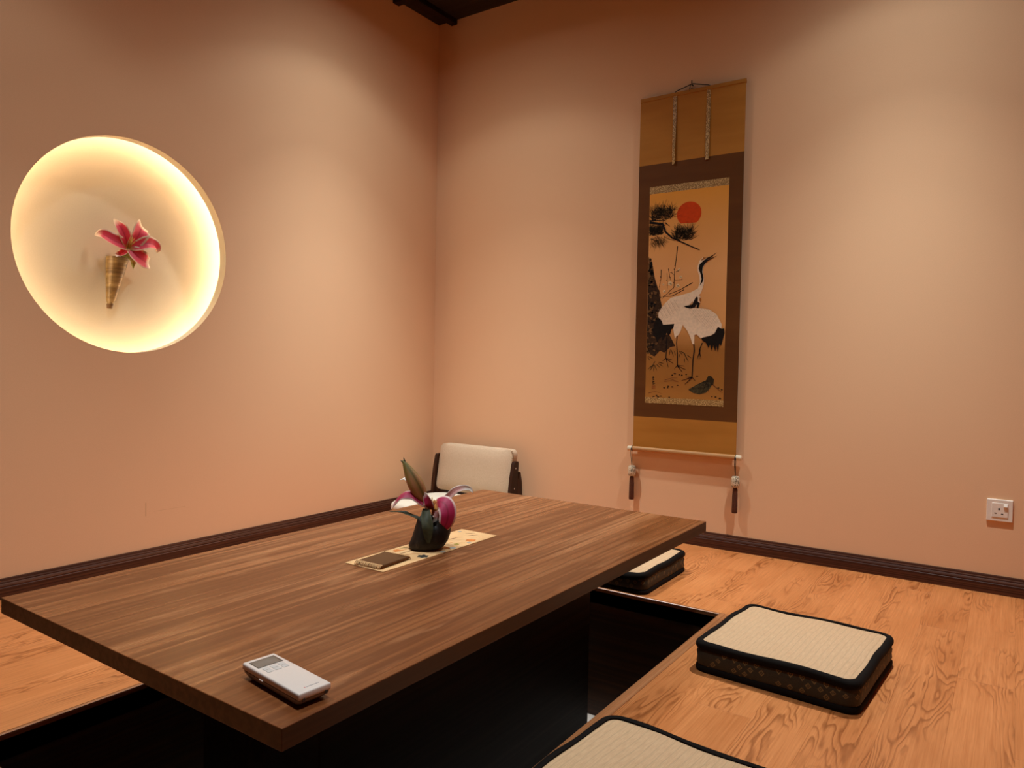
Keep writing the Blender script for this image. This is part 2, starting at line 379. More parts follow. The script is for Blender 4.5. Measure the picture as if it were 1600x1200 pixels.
# ------------------------------------------------------------------ low table
TX0, TX1, TY0, TY1, TZ = 1.100, 2.0725, -2.736, -0.948, 0.330
TCX, TCY = (TX0 + TX1) / 2, (TY0 + TY1) / 2
tb = empty('low_table', (TCX, TCY, PZ), 'long brown walnut low table standing over the sunken foot well', 'table')
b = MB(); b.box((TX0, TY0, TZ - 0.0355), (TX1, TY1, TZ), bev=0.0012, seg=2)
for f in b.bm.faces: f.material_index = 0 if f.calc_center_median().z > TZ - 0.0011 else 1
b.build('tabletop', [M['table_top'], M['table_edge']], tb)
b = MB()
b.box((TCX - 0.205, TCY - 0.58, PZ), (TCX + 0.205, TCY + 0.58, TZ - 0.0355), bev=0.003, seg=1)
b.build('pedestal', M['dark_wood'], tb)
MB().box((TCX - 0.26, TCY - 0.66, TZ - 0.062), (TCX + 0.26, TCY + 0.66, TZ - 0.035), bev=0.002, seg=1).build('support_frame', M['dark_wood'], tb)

# ------------------------------------------------------------------ floor cushions
def brocade():
    t = NT('black_gold_brocade')
    uv = t.n('ShaderNodeUVMap'); sp = t.n('ShaderNodeSeparateXYZ'); t.l(uv.outputs[0], sp.inputs[0])
    u, v = t.mth('MULTIPLY', sp.outputs[0], 33.0), t.mth('MULTIPLY', sp.outputs[1], 33.0)
    def lattice(a, c_):
        s_ = t.mth('ADD', a, c_); d_ = t.mth('SUBTRACT', a, c_)
        fs = t.mth('ABSOLUTE', t.mth('SUBTRACT', t.mth('FRACT', s_), 0.5)); fd = t.mth('ABSOLUTE', t.mth('SUBTRACT', t.mth('FRACT', d_), 0.5))
        return t.mth('MAXIMUM', fs, fd)
    r = lattice(u, v)
    band = t.mth('MULTIPLY', t.mth('GREATER_THAN', r, 0.15), t.mth('LESS_THAN', r, 0.27))
    r2 = t.mth('LESS_THAN', r, 0.07)
    cell = t.n('ShaderNodeCombineXYZ'); t.l(t.mth('FLOOR', t.mth('ADD', u, v)), cell.inputs[0]); t.l(t.mth('FLOOR', t.mth('SUBTRACT', u, v)), cell.inputs[1])
    wn = t.n('ShaderNodeTexWhiteNoise'); t.l(cell.outputs[0], wn.inputs[0])
    on = t.mth('GREATER_THAN', wn.outputs[0], 0.45)
    thr = t.noise(t.coord((1, 1, 1)), 420, 2)
    fac = t.mth('MULTIPLY', t.mth('MULTIPLY', t.mth('MAXIMUM', band, r2), on), t.mth('MULTIPLY', thr, 0.85))
    c = t.mix(fac, t.ramp(thr, [(0.3, W4(0.018, 0.013, 0.007)), (0.7, W4(0.034, 0.024, 0.012))]), W4(0.30, 0.17, 0.055))
    t.bump(thr, 0.2, 0.0008)
    return t.fin(c, 0.6, 0.3)
M['brocade'] = brocade()
M['binding'] = grainy('black_binding_tape', W4(0.0055, 0.0026, 0.0014), 0.85, 0.25, 500, 0.3, 0.0006, 0.12)
def tatami():
    t = NT('woven_rush')
    sp = t.n('ShaderNodeSeparateXYZ'); t.l(t.coord((1, 1, 1)), sp.inputs[0])
    u = t.mth('MULTIPLY', sp.outputs[0], 62.0); v = t.mth('MULTIPLY', sp.outputs[1], 300.0)
    fu = t.mth('FRACT', u); cell = t.mth('FLOOR', u)
    rib = t.mth('MULTIPLY', t.mth('SINE', t.mth('MULTIPLY', fu, math.pi)), 1.0)
    row = t.mth('SINE', t.mth('MULTIPLY', t.mth('ADD', v, t.mth('MULTIPLY', t.mth('MODULO', cell, 2.0), 0.5)), 2 * math.pi))
    h = t.mth('ADD', t.mth('POWER', rib, 0.5), t.mth('MULTIPLY', row, 0.16))
    nz = t.noise(t.coord((400, 40, 1)), 1.0, 2); nz2 = t.noise(t.coord((9, 9, 1)), 1.0, 2)
    c = t.ramp(nz, [(0.3, W4(0.52, 0.300, 0.158)), (0.7, W4(0.61, 0.365, 0.20))])
    c = t.mix(t.mth('MULTIPLY', t.ramp(fu, [(0.0, W4(1, 1, 1)), (0.14, W4(0, 0, 0)), (0.86, W4(0, 0, 0)), (1.0, W4(1, 1, 1))]), 0.42), c, W4(0.42, 0.29, 0.16))
    c = t.mix(t.mth('MULTIPLY', nz2, 0.12), c, W4(0.62, 0.40, 0.24))
    t.bump(h, 0.6, 0.0015)
    return t.fin(c, 0.62, 0.25)
M['rush'] = tatami()
CS, CH, CR = 0.222, 0.083, 0.035     # half size, height, corner radius
def rr(h, r, n=8, wob=0.0, ph=0.0):
    pts = []
    for q, (sx, sy) in enumerate(((1, 1), (-1, 1), (-1, -1), (1, -1))):
        for k in range(n + 1):
            a = math.pi / 2 * q + math.pi / 2 * k / n
            pts.append((sx * (h - r) + r * math.cos(a), sy * (h - r) + r * math.sin(a)))
    out = []
    for i, p in enumerate(pts):
        out.append(p)
        q = pts[(i + 1) % len(pts)]
        if i % (n + 1) == n:
            for j in range(1, 12): out.append((p[0] + (q[0] - p[0]) * j / 12, p[1] + (q[1] - p[1]) * j / 12))
    return out
def wav(x, y, ph): return 0.0022 * math.sin(x * 17 + ph) + 0.0018 * math.sin(y * 21 + 2 * ph) + 0.0012 * math.sin((x + y) * 34 + ph)
def make_cushion(name, loc, rz, label, ph, size=1.0, sag=0.0):
    e = empty(name, loc, label, 'cushion', 'square rush floor cushions', rz)
    H = CS * size
    def zt(x, y):
        d = max(abs(x), abs(y)) / H
        return CH + wav(x, y, ph) + 0.003 * (1 - d * d) - sag * math.exp(-((x + y + .12) / .1) ** 2) * d ** 4
    # rush cover
    rings = []
    for s_ in (0.93, 0.90, 0.7, 0.45, 0.2, 0.03):
        base = rr(H * s_, CR * 0.75 * max(s_, .3))
        jit = 0.0012 if s_ == 0.93 else 0
        rings.append([(x, y, zt(x, y) - (0.002 if s_ == 0.93 else 0)) for x, y in base])
    autosmooth(MB().loft(rings, cap0=False).build('rush_cover', M['rush'], e, world=False), 50)
    # top binding: a padded tape wrapped over the edge
    prof = [(0.925, -0.0004), (0.925, 0.0018), (0.955, 0.0042), (0.99, 0.001), (1.004, -0.006), (1.004, -0.014), (0.992, -0.019), (0.975, -0.020)]
    rings = []
    for s_, dz in prof:
        base = rr(H * s_, CR * (0.75 if s_ < .95 else 1))
        rings.append([(x, y, zt(x, y) + dz + 0.0008 * math.sin(40 * (x - y) + ph)) for x, y in base])
    autosmooth(MB().loft(rings, cap0=False, cap1=False).build('binding', M['binding'], e, world=False), 50)
    # side band with brocade
    ring = rr(H * 0.985, CR); per = [0.0]
    for a, c_ in zip(ring, ring[1:] + ring[:1]): per.append(per[-1] + math.dist(a, c_))
    bb = MB(); n = len(ring); lv = [0.013, 0.025, 0.038, 0.050, CH - 0.017]
    uvl = bb.bm.loops.layers.uv.new('UVMap'); V = []
    for j, z in enumerate(lv):
        bul = (-0.004, 0.002, 0.0005, 0.002, -0.003)[j]
        r_ = rr(H * 0.985 + bul, CR)
        V.append([bb.bm.verts.new((x, y, z + (wav(x, y, ph) if j == 4 else 0.6 * wav(y, x, ph + j)))) for x, y in r_])
    for j in range(len(lv) - 1):
        for k_ in range(n):
            q = (V[j][k_], V[j][(k_ + 1) % n], V[j + 1][(k_ + 1) % n], V[j + 1][k_])
            f = bb.bm.faces.new(q); f.smooth = True
            for lp, (uu, vv) in zip(f.loops, ((per[k_], lv[j]), (per[k_ + 1], lv[j]), (per[k_ + 1], lv[j + 1]), (per[k_], lv[j + 1]))): lp[uvl].uv = (uu, vv)
    bb.build('side_band', M['brocade'], e, world=False)
    rings = []
    for s_, z in ((0.96, 0.0), (0.99, 0.0005), (1.0, 0.005), (1.0, 0.013), (0.985, 0.019), (0.965, 0.020)):
        rings.append([(x, y, max(0.0, z + (0.4 * wav(y, x, ph) if z > .004 else 0))) for x, y in rr(H * s_, CR)])
    autosmooth(MB().loft(rings, cap1=False).build('binding', M['binding'], e, world=False), 50)
    return e
make_cushion('floor_cushion', (2.440, -1.205, 0.0), math.radians(-3.6), 'square rush floor cushion alone on the planks between foot well and wall socket', 0.4, 1.0)
make_cushion('floor_cushion', (1.602, -0.672, 0.0), math.radians(0.5), 'square rush floor cushion half hidden under the table end by the hanging scroll', 2.1, 0.985, 0.012)
make_cushion('floor_cushion', (2.417, -2.172, 0.0), math.radians(-3.4), 'square rush floor cushion farthest from the hanging scroll, at the foot well edge', 3.9, 1.0)

# ------------------------------------------------------------------ legless floor chair
def linen():
    t = NT('beige_linen'); a = t.noise(t.coord((900, 300, 300)), 1.0, 2); c_ = t.noise(t.coord((300, 300, 900)), 1.0, 2)
    s_ = t.mth('MULTIPLY', t.mth('ADD', a, c_), .5); t.bump(s_, 0.4, 0.001)
    return t.fin(t.ramp(s_, [(0.35, W4(0.47, 0.31, 0.19)), (0.65, W4(0.64, 0.45, 0.30))]), 0.85, 0.15)
M['linen'] = linen()
M['linen_seam'] = grainy('linen_piping', W4(0.34, 0.22, 0.12), 0.85, 0.3, 400, 0.3)
M['seat_cloth'] = grainy('cream_seat_cloth', W4(0.66, 0.56, 0.44), 0.8, 0.06, 300, 0.2, 0.0005, 0.2)
CX0, CX1 = 0.135, 0.690
ch = empty('floor_chair', (0.41, -0.30, 0.0), 'legless wooden floor chair with beige linen back and cream seat by the wall corner', 'chair')
# back cushion: rounded slab, leaning back, with a bellied front
def slab(x0, x1, z0, z1, yf, yb, lean, name, mat, par, rad=0.03, nx=26, nz=18):
    bb = MB(); G = {}
    cx, cz, hx, hz = (x0 + x1) / 2, (z0 + z1) / 2, (x1 - x0) / 2, (z1 - z0) / 2
    def pos(i, j, side):
        u, v = -1 + 2 * i / nx, -1 + 2 * j / nz
        px, pz = u * hx, v * hz
        ax, az = max(0, abs(px) - (hx - rad)), max(0, abs(pz) - (hz - rad))
        d = math.hypot(ax, az)
        if d > rad and d > 0: k_ = rad / d; px = math.copysign(hx - rad + ax * k_, px) if ax > 0 else px; pz = math.copysign(hz - rad + az * k_, pz) if az > 0 else pz
        ed = max(abs(u), abs(v))
        bel = (1 - abs(u) ** 6) * (1 - abs(v) ** 4)
        y = (yf - 0.012 * bel + 0.014 * (1 - bel) * 0.6) if side == 0 else (yb + 0.004 * bel)
        z = cz + pz
        return (cx + px, y + lean * (z - z0), z)
    for side in (0, 1):
        for i in range(nx + 1):
            for j in range(nz + 1): G[side, i, j] = bb.bm.verts.new(pos(i, j, side))
        for i in range(nx):
            for j in range(nz): bb.bm.faces.new((G[side, i, j], G[side, i + 1, j], G[side, i + 1, j + 1], G[side, i, j + 1])).smooth = True
    bd = [(i, 0) for i in range(nx)] + [(nx, j) for j in range(nz)] + [(i, nz) for i in range(nx, 0, -1)] + [(0, j) for j in range(nz, 0, -1)]
    for a, c_ in zip(bd, bd[1:] + bd[:1]):
        try: bb.bm.faces.new((G[0, a[0], a[1]], G[0, c_[0], c_[1]], G[1, c_[0], c_[1]], G[1, a[0], a[1]])).smooth = True
        except ValueError: pass
    edge = [G[0, a, c_].co.copy() for a, c_ in bd]
    o = autosmooth(bb.build(name, mat, par), 60)
    return o, edge
LEAN = 0.17
bk, edge = slab(0.148, 0.670, 0.118, 0.384, -0.150, -0.098, LEAN, 'back_cushion', M['linen'], ch, 0.032)
bb = MB()
right = [p for p in edge if p.x > 0.66]
for i, p in enumerate(right): bb.tube([p + Vector((-0.003, -0.004 - 0.0015 * (i % 2), 0)), p + Vector((0.001, 0.006, 0.001 * (-1) ** i))], 0.0022, 5)
bb.build('seam_stitch', M['linen_seam'], bk)
bb = MB(); bb.tube([p + Vector((0, 0.002, 0)) for p in right], 0.0022, 6); bb.build('piping', M['linen_seam'], bk)
# curved side boards
for sx, x0, x1 in ((-1, CX0 - 0.012, CX0 + 0.008), (1, CX1 - 0.016, CX1 + 0.004)):
    poly = [(-0.150, 0.012), (-0.158, 0.08), (-0.152, 0.16), (-0.140, 0.24), (-0.122, 0.312), (-0.116, 0.320), (-0.086, 0.322), (-0.080, 0.312), (-0.086, 0.22), (-0.096, 0.12), (-0.100, 0.012)]
    po = autosmooth(MB().prism(poly, 0, x0, x1).build('side_post', M['chair_wood'], ch), 40)
    for (yy, zz) in ((-0.108, 0.285), (-0.118, 0.175), ):
        bb = MB(); xx = x1 if sx > 0 else x0
        bb.tube([(xx - 0.001 * sx, yy, zz), (xx + 0.0012 * sx, yy, zz)], 0.0042, 10); bb.build('screw', M['steel'], po)
    poly = [(-0.098, 0.012), (-0.090, 0.13), (-0.080, 0.22), (-0.066, 0.262), (-0.054, 0.258), (-0.040, 0.20), (-0.030, 0.10), (-0.026, 0.012)]
    autosmooth(MB().prism(poly, 0, x0 + 0.003, x1 - 0.003).build('rear_brace', M['chair_wood'], ch), 40)
    MB().box((x0 - 0.004, -0.50, 0.0), (x1 + 0.004, -0.021, 0.026), bev=0.006).build('floor_runner', M['chair_wood'], ch)
MB().box((CX0, -0.135, 0.075), (CX1 - 0.01, -0.112, 0.125), bev=0.004).build('crossbar', M['chair_wood'], ch)
MB().box((CX0, -0.50, 0.022), (CX1 - 0.01, -0.11, 0.052), bev=0.004).build('seat_frame', M['chair_wood'], ch)
# cream seat pad
rings = []
def srr(s_, z): 
    return [(0.418 + x * s_ * 1.25, -0.345 + y * s_ * 1.05, z) for x, y in rr(CS, 0.10, 8)]
for s_, z in ((0.90, 0.050), (0.98, 0.056), (1.0, 0.072), (0.99, 0.090), (0.95, 0.100), (0.85, 0.105), (0.5, 0.109), (0.05, 0.110)): rings.append(srr(s_, z))
autosmooth(MB().loft(rings).build('seat_pad', M['seat_cloth'], ch), 60)

# ------------------------------------------------------------------ wall socket
so = empty('wall_socket', (2.909, 0.0, 0.285), 'white square three-pin wall socket with switch above the baseboard', 'socket')
SX, SZ = 2.909, 0.328
MB().box((SX - 0.043, -0.0075, SZ - 0.043), (SX + 0.043, 0.001, SZ + 0.043), bev=0.0025, seg=3).build('faceplate', M['socket_plastic'], so)
pl = MB().box((SX - 0.026, -0.0095, SZ - 0.027), (SX + 0.028, -0.006, SZ + 0.029), bev=0.0014, seg=2).build('socket_insert', M['socket_plastic'], so)
for dx, dz, wx, wz in ((-0.002, 0.006, 0.0032, 0.0040), (-0.0135, -0.011, 0.0042, 0.0022), (0.0085, -0.0125, 0.0042, 0.0022)):
    MB().box((SX + dx - wx, -0.0099, SZ + dz - wz), (SX + dx + wx, -0.008, SZ + dz + wz), bev=0.0008, seg=1).build('pin_hole', M['black'], pl)
MB().prism([(-0.0090, SZ + 0.027), (-0.0102, SZ + 0.026), (-0.0145, SZ + 0.016), (-0.0140, SZ + 0.0145), (-0.0090, SZ + 0.0135)], 0, SX + 0.013, SX + 0.0255).build('rocker_switch', M['socket_plastic'], so)

# ------------------------------------------------------------------ air conditioner remote
RZ0 = TZ + 0.0002
re = empty('remote_control', (1.9655, -2.6455, RZ0), 'white air conditioner remote with small screen lying on the walnut table', 'remote', None, math.radians(-6.6))
HL, HW, HT = 0.086, 0.030, 0.0250
b = MB(); b.box((-HL, -HW, 0.0135), (HL, HW, HT), bev=0.0026, seg=3); autosmooth(b.build('top_shell', M['white_plastic'], re, world=False), 50)
M['remote_base'] = grainy('shaded_white_plastic', W4(0.26, 0.19, 0.15), 0.45, 0.05, 300, 0.03, 0.0001)  # white plastic too, its underside shadow put into the darker colour
b = MB()
def rrect(hl, hw, z, r=0.006, n=4, xo=0.0):
    return [(xo + sx * (hl - r) + r * math.cos(math.pi / 2 * (q + k_ / n)), sy * (hw - r) + r * math.sin(math.pi / 2 * (q + k_ / n)), z) for q, (sx, sy) in enumerate(((1, 1), (-1, 1), (-1, -1), (1, -1))) for k_ in range(n + 1)]
b.loft([rrect(HL - 0.016, HW - 0.010, 0.0), rrect(HL - 0.010, HW - 0.005, 0.003), rrect(HL - 0.0015, HW - 0.0012, 0.0105), rrect(HL - 0.0008, HW - 0.0006, 0.0132)])
autosmooth(b.build('bottom_shell', M['remote_base'], re, world=False), 50)
t = NT('grey_lcd'); M['lcd'] = t.fin(t.ramp(t.noise(t.coord((40, 40, 1)), 1.0, 1), [(0.3, W4(0.13, 0.105, 0.085)), (0.7, W4(0.17, 0.14, 0.115))]), 0.22, 0.5)
M['lcd_rim'] = grainy('dark_lcd_rim', W4(0.045, 0.03, 0.024), 0.3, 0.1)
M['key'] = grainy('pale_grey_key', W4(0.50, 0.43, 0.39), 0.45, 0.03, 300, 0.03, 0.0001)
M['ink'] = grainy('grey_ink', W4(0.16, 0.14, 0.15), 0.6, 0.05)
M['ink_red'] = grainy('red_ink', W4(0.5, 0.08, 0.07), 0.6, 0.05)
scn = MB().box((-0.0765, -0.0235, HT - 0.0006), (-0.0445, 0.0235, HT + 0.0003), bev=0.0004, seg=1).build('screen_rim', M['lcd_rim'], re, world=False)
MB().box((-0.0735, -0.0225, HT), (-0.0455, 0.0205, HT + 0.0006), bev=0.0003, seg=1).build('screen', M['lcd'], re, world=False)
for i_ in range(2):
    for j_ in range(3):
        MB().box((-0.0400 + i_ * 0.0115, -0.0205 + j_ * 0.0145, HT - 0.001), (-0.0300 + i_ * 0.0115, -0.0095 + j_ * 0.0145, HT + 0.0007), bev=0.0006, seg=2).build('button', M['key'], re, world=False)
MB().box((-0.030, -HW - 0.0012, 0.0118), (-0.018, -HW + 0.002, 0.0150), bev=0.0008, seg=1).build('side_button', M['white_plastic'], re, world=False)
b = MB(); xx = -0.0065
for wl_ in (0.0020, 0.0012, 0.0018, 0.0018, 0.0014, 0.0018, 0.0012, 0.0018, 0.0018, 0.0012):
    b.box((0.0705, xx, HT - 0.0002), (0.0720, xx + wl_, HT + 0.00015)); xx += wl_ + 0.0007
b.build('brand_print', M['ink'], re, world=False)
MB().box((0.0700, -0.0110, HT - 0.0002), (0.0725, -0.0086, HT + 0.00015)).build('brand_mark', M['ink_red'], re, world=False)
for s_ in (-1, 1): MB().box((HL - 0.0045, s_ * 0.0205 - 0.003, 0.0095), (HL + 0.0004, s_ * 0.0205 + 0.003, 0.0165), bev=0.001, seg=1).build('hinge_notch', M['lcd_rim'], re, world=False)

# ------------------------------------------------------------------ table runner and coaster
def runner_mat():
    t = NT('floral_runner_cloth')
    wv = t.noise(t.coord((350, 350, 1)), 1.0, 2)
    return_c = t.ramp(t.noise(t.coord((14, 7, 1)), 1.0, 3), [(0.35, W4(0.66, 0.355, 0.150)), (0.65, W4(0.76, 0.44, 0.205))])
    vo = t.n('ShaderNodeTexVoronoi'); t.l(t.coord((26, 26, 1)), vo.inputs['Vector']); vo.inputs['Scale'].default_value = 1.0
    col = t.ramp(t.mth('MULTIPLY', vo.outputs['Color'], 1.0), [(0.0, W4(0.50, 0.16, 0.03)), (0.35, W4(0.62, 0.30, 0.06)), (0.6, W4(0.30, 0.24, 0.15)), (0.8, W4(0.25, 0.06, 0.02))], 'CONSTANT')
    mk = t.ramp(t.mth('ADD', vo.outputs['Distance'], t.mth('MULTIPLY', t.noise(t.coord((70, 70, 1)), 1.0, 2), 0.5)), [(0.36, W4(1, 1, 1)), (0.44, W4(0, 0, 0))])
    gate = t.ramp(t.noise(t.coord((11, 9, 1)), 1.0, 1), [(0.50, W4(0, 0, 0)), (0.56, W4(.8, .8, .8))])
    c = t.mix(t.mth('MULTIPLY', mk, gate), return_c, col)
    t.bump(wv, 0.2, 0.0004)
    return t.fin(c, 0.75, 0.2)
M['runner'] = runner_mat()
ru = empty('table_runner', (1.5585, -1.828, TZ), 'narrow cream floral cloth runner lying flat on the tabletop', 'table runner')
RUZ = TZ + 0.0022
MB().box((1.488, -2.078, TZ), (1.629, -1.580, RUZ), bev=0.0009, seg=1).build('cloth', M['runner'], ru)
# printed flowers and sprigs
prn = {k_: grainy('runner_print_' + k_, c_, 0.75, 0.15, 200, 0.0) for k_, c_ in (('orange', W4(0.60, 0.17, 0.03)), ('dark', W4(0.035, 0.03, 0.024)), ('olive', W4(0.30, 0.20, 0.03)), ('grey', W4(0.33, 0.29, 0.23)), ('brown', W4(0.16, 0.05, 0.016)))}
def blossom(x, y, r, key, n=6):
    b_ = MB(); pts = []
    for k_ in range(n * 6):
        a = 2 * math.pi * k_ / (n * 6); rad = r * (0.68 + 0.32 * abs(math.cos(a * n / 2)))
        pts.append(b_.bm.verts.new((x + rad * math.cos(a), y + rad * math.sin(a), RUZ + 0.00025)))
    b_.bm.faces.new(pts); b_.build('printed_flower', prn[key], ru)
def sprig(p, q, wd, key):
    b_ = MB(); p, q = Vector(p), Vector(q); d = (q - p).normalized(); nrm = Vector((-d.y, d.x)); mid = (p + q) / 2 + nrm * wd
    b_.bm.faces.new([b_.bm.verts.new((v_.x, v_.y, RUZ + 0.0003)) for v_ in (p, mid - nrm * wd * 1.8, q, mid + nrm * wd * .4)]); b_.build('printed_sprig', prn[key], ru)
for a_ in ((1.603, -1.680, .017, 'orange'), (1.610, -1.905, .017, 'dark'), (1.617, -1.707, .008, 'grey'), (1.602, -1.795, .012, 'orange'), (1.616, -1.782, .011, 'grey'), (1.622, -1.835, .010, 'grey'), (1.505, -1.612, .007, 'grey'), (1.60, -1.745, .009, 'olive'), (1.512, -1.905, .013, 'orange'), (1.50, -1.690, .010, 'olive'), (1.605, -2.060, .009, 'orange')): blossom(*a_)
for a_ in (((1.535, -1.622), (1.560, -1.600), .0022, 'brown'), ((1.560, -1.640), (1.580, -1.612), .0024, 'brown'), ((1.545, -1.72), (1.552, -1.67), .002, 'brown'), ((1.585, -1.745), (1.603, -1.72), .003, 'olive'), ((1.515, -1.94), (1.525, -1.87), .003, 'orange'), ((1.54, -1.945), (1.548, -1.86), .002, 'brown'), ((1.50, -1.90), (1.512, -1.84), .002, 'olive'), ((1.56, -1.93), (1.585, -1.88), .002, 'orange'), ((1.585, -1.86), (1.60, -1.82), .003, 'orange'), ((1.555, -2.070), (1.595, -2.072), .003, 'brown')): sprig(*a_)
def cork():
    t = NT('brown_woven_coaster'); n_ = t.noise(t.coord((1, 1, 1)), 420, 4, 0.7); n2 = t.noise(t.coord((1, 1, 1)), 60, 3)
    t.bump(n_, 0.5, 0.0012); return t.fin(t.mix(t.mth('MULTIPLY', n2, .6), t.ramp(n_, [(0.35, W4(0.05, 0.018, 0.005)), (0.65, W4(0.19, 0.075, 0.022))]), W4(0.13, 0.048, 0.014)), 0.85, 0.2)
M['coaster'] = cork(); M['fringe'] = grainy('cream_fringe_thread', W4(0.62, 0.34, 0.15), 0.85, 0.4, 300, 0.2)
co = empty('fringed_coaster', (1.5635, -2.012, RUZ + 0.0005), 'dark brown woven pad with fringed edges lying on the runner', 'coaster', None, math.radians(3))
b = MB(); b.box((-0.044, -0.056, 0.0), (0.044, 0.056, 0.0095), bev=0.003, seg=2); autosmooth(b.build('pad', M['coaster'], co, world=False), 50)
for s_ in (-1, 1):
    b = MB()
    for k_ in range(22):
        x_ = -0.043 + 0.086 * k_ / 21
        b.tube([(x_, s_ * 0.052, 0.0092), (x_ + random.uniform(-.001, .001), s_ * 0.0575, 0.0085), (x_ + random.uniform(-.0015, .0015), s_ * 0.0610, 0.0050), (x_ + random.uniform(-.002, .002), s_ * 0.0645, 0.001)], [0.0014, 0.0015, 0.0014, 0.0010], 5)
    b.build('fringe', M['fringe'], co, world=False)['kind'] = 'stuff'

# ------------------------------------------------------------------ flower helpers
def petal_mat(name, inner, mid, rim, tip=0.86):
    t = NT(name)
    ae = t.n('ShaderNodeAttribute', attribute_name='edge'); aa = t.n('ShaderNodeAttribute', attribute_name='along')
    nz = t.noise(t.coord((1, 1, 1)), 160, 3)
    c = t.ramp(ae.outputs['Fac'], [(0.0, mid), (0.15, inner), (0.72, inner), (0.90, rim)])
    c = t.mix(t.mth('MULTIPLY', nz, 0.25), c, mid)
    c = t.mix(t.ramp(aa.outputs['Fac'], [(tip - 0.12, W4(0, 0, 0)), (tip + 0.06, W4(1, 1, 1))]), c, rim)
    c = t.mix(t.ramp(aa.outputs['Fac'], [(0.02, W4(1, 1, 1)), (0.16, W4(0, 0, 0))]), c, W4(0.62, 0.34, 0.06))
    t.bump(nz, 0.15, 0.0008); t.b.inputs['Subsurface Weight'].default_value = 0.0
    return t.fin(c, 0.5, 0.3)
M['petal_table'] = petal_mat('magenta_lily_petal', W4(0.38, 0.014, 0.060), W4(0.28, 0.008, 0.036), W4(0.80, 0.58, 0.50))
M['petal_big'] = petal_mat('broad_magenta_petal', W4(0.42, 0.014, 0.070), W4(0.26, 0.008, 0.036), W4(0.82, 0.60, 0.52), 1.05)
M['petal_pale'] = petal_mat('pale_lily_petal', W4(0.74, 0.36, 0.30), W4(0.55, 0.16, 0.16), W4(0.84, 0.70, 0.58), 0.7)
M['petal_niche'] = petal_mat('crimson_lily_petal', W4(0.74, 0.050, 0.080), W4(0.52, 0.020, 0.040), W4(0.80, 0.58, 0.38))
M['leaf'] = grainy('grey_green_leaf', W4(0.044, 0.040, 0.015), 0.6, 0.25, 90, 0.2)
M['leaf_lime'] = grainy('lime_leaf', W4(0.34, 0.36, 0.07), 0.5, 0.2, 90, 0.2)
M['stem'] = grainy('green_stem', W4(0.045, 0.050, 0.020), 0.5, 0.2, 90)
M['stamen'] = grainy('yellow_stamen', W4(0.70, 0.42, 0.09), 0.6, 0.2)
def spline(pts, n):
    P = [Vector(p) for p in pts]; P = [P[0] * 2 - P[1]] + P + [P[-1] * 2 - P[-2]]; out = []
    segs = len(P) - 3
    for i in range(n + 1):
        s_ = i / n * segs; k_ = min(int(s_), segs - 1); u = s_ - k_
        p0, p1, p2, p3 = P[k_:k_ + 4]
        out.append(0.5 * ((2 * p1) + (-p0 + p2) * u + (2 * p0 - 5 * p1 + 4 * p2 - p3) * u * u + (-p0 + 3 * p1 - 3 * p2 + p3) * u ** 3))
    return out
def petal(name, pts, width, nrm, mat, parent, cup=0.25, ruffle=0.0, thick=0.0006, n=22, shape=None, seed=0):
    bb = MB(); le = bb.bm.verts.layers.float.new('edge'); la = bb.bm.verts.layers.float.new('along')
    C_ = spline(pts, n); m_ = 8; rows = []; rnd = random.Random(seed)
    ph = rnd.uniform(0, 6)
    hints = [Vector(v).normalized() for v in (nrm if isinstance(nrm[0], (tuple, list, Vector)) else [nrm])]
    for i, p in enumerate(C_):
        u = i / n; d = (C_[min(i + 1, n)] - C_[max(i - 1, 0)]).normalized()
        hq = u * (len(hints) - 1); k_ = min(int(hq), len(hints) - 1); k2 = min(k_ + 1, len(hints) - 1)
        h = hints[k_].lerp(hints[k2], hq - k_)
        s_ = d.cross(h).normalized(); nn = s_.cross(d).normalized()
        wd = width / 2 * (shape(u) if shape else (math.sin(math.pi * min(1, u * 0.90 + 0.10)) ** 0.8))
        row = []
        for j in range(m_ + 1):
            q = -1 + 2 * j / m_
            off = cup * wd * q * q + ruffle * abs(q) ** 3 * math.sin(u * 17 + ph + (0 if q < 0 else 2.1)) - 0.06 * wd * (1 - abs(q)) 
            v = bb.bm.verts.new(p + s_ * (wd * q) + nn * off); v[le] = abs(q); v[la] = u; row.append(v)
        rows.append(row)
    for a, c_ in zip(rows, rows[1:]):
        for j in range(m_):
            f = bb.bm.faces.new((a[j], a[j + 1], c_[j + 1], c_[j])); f.smooth = True
    o = bb.build(name, mat, parent)
    md = o.modifiers.new('thickness', 'SOLIDIFY'); md.thickness = thick; md.offset = 0
    return o

# ------------------------------------------------------------------ flower arrangement in the round niche
BX = -DEEP
vz = empty('cone_wall_vase', (BX, -1.872, 1.06), 'tapered woven cone vase hanging inside the lit round niche', 'vase')
def cone_mat():
    t = NT('wrapped_bronze_cane'); sp = t.n('ShaderNodeSeparateXYZ'); t.l(t.coord((1, 1, 1)), sp.inputs[0])
    nz = t.noise(t.coord((8, 8, 90)), 1.0, 3); n2 = t.noise(t.coord((20, 20, 4)), 1.0, 3)
    st = t.mth('SINE', t.mth('ADD', t.mth('MULTIPLY', sp.outputs[2], 900.0), t.mth('MULTIPLY', nz, 6)))
    c = t.ramp(t.mth('ADD', t.mth('MULTIPLY', nz, .6), t.mth('MULTIPLY', n2, .4)), [(0.35, W4(0.10, 0.050, 0.012)), (0.5, W4(0.21, 0.115, 0.032)), (0.68, W4(0.40, 0.25, 0.09))])
    t.bump(st, 0.3, 0.0008); return t.fin(c, 0.38, 0.5, 0.15)
M['cone'] = cone_mat()
CXc = BX + 0.048
top, tip = Vector((CXc, -1.877, 1.270)), Vector((BX + 0.020, -1.895, 1.062))
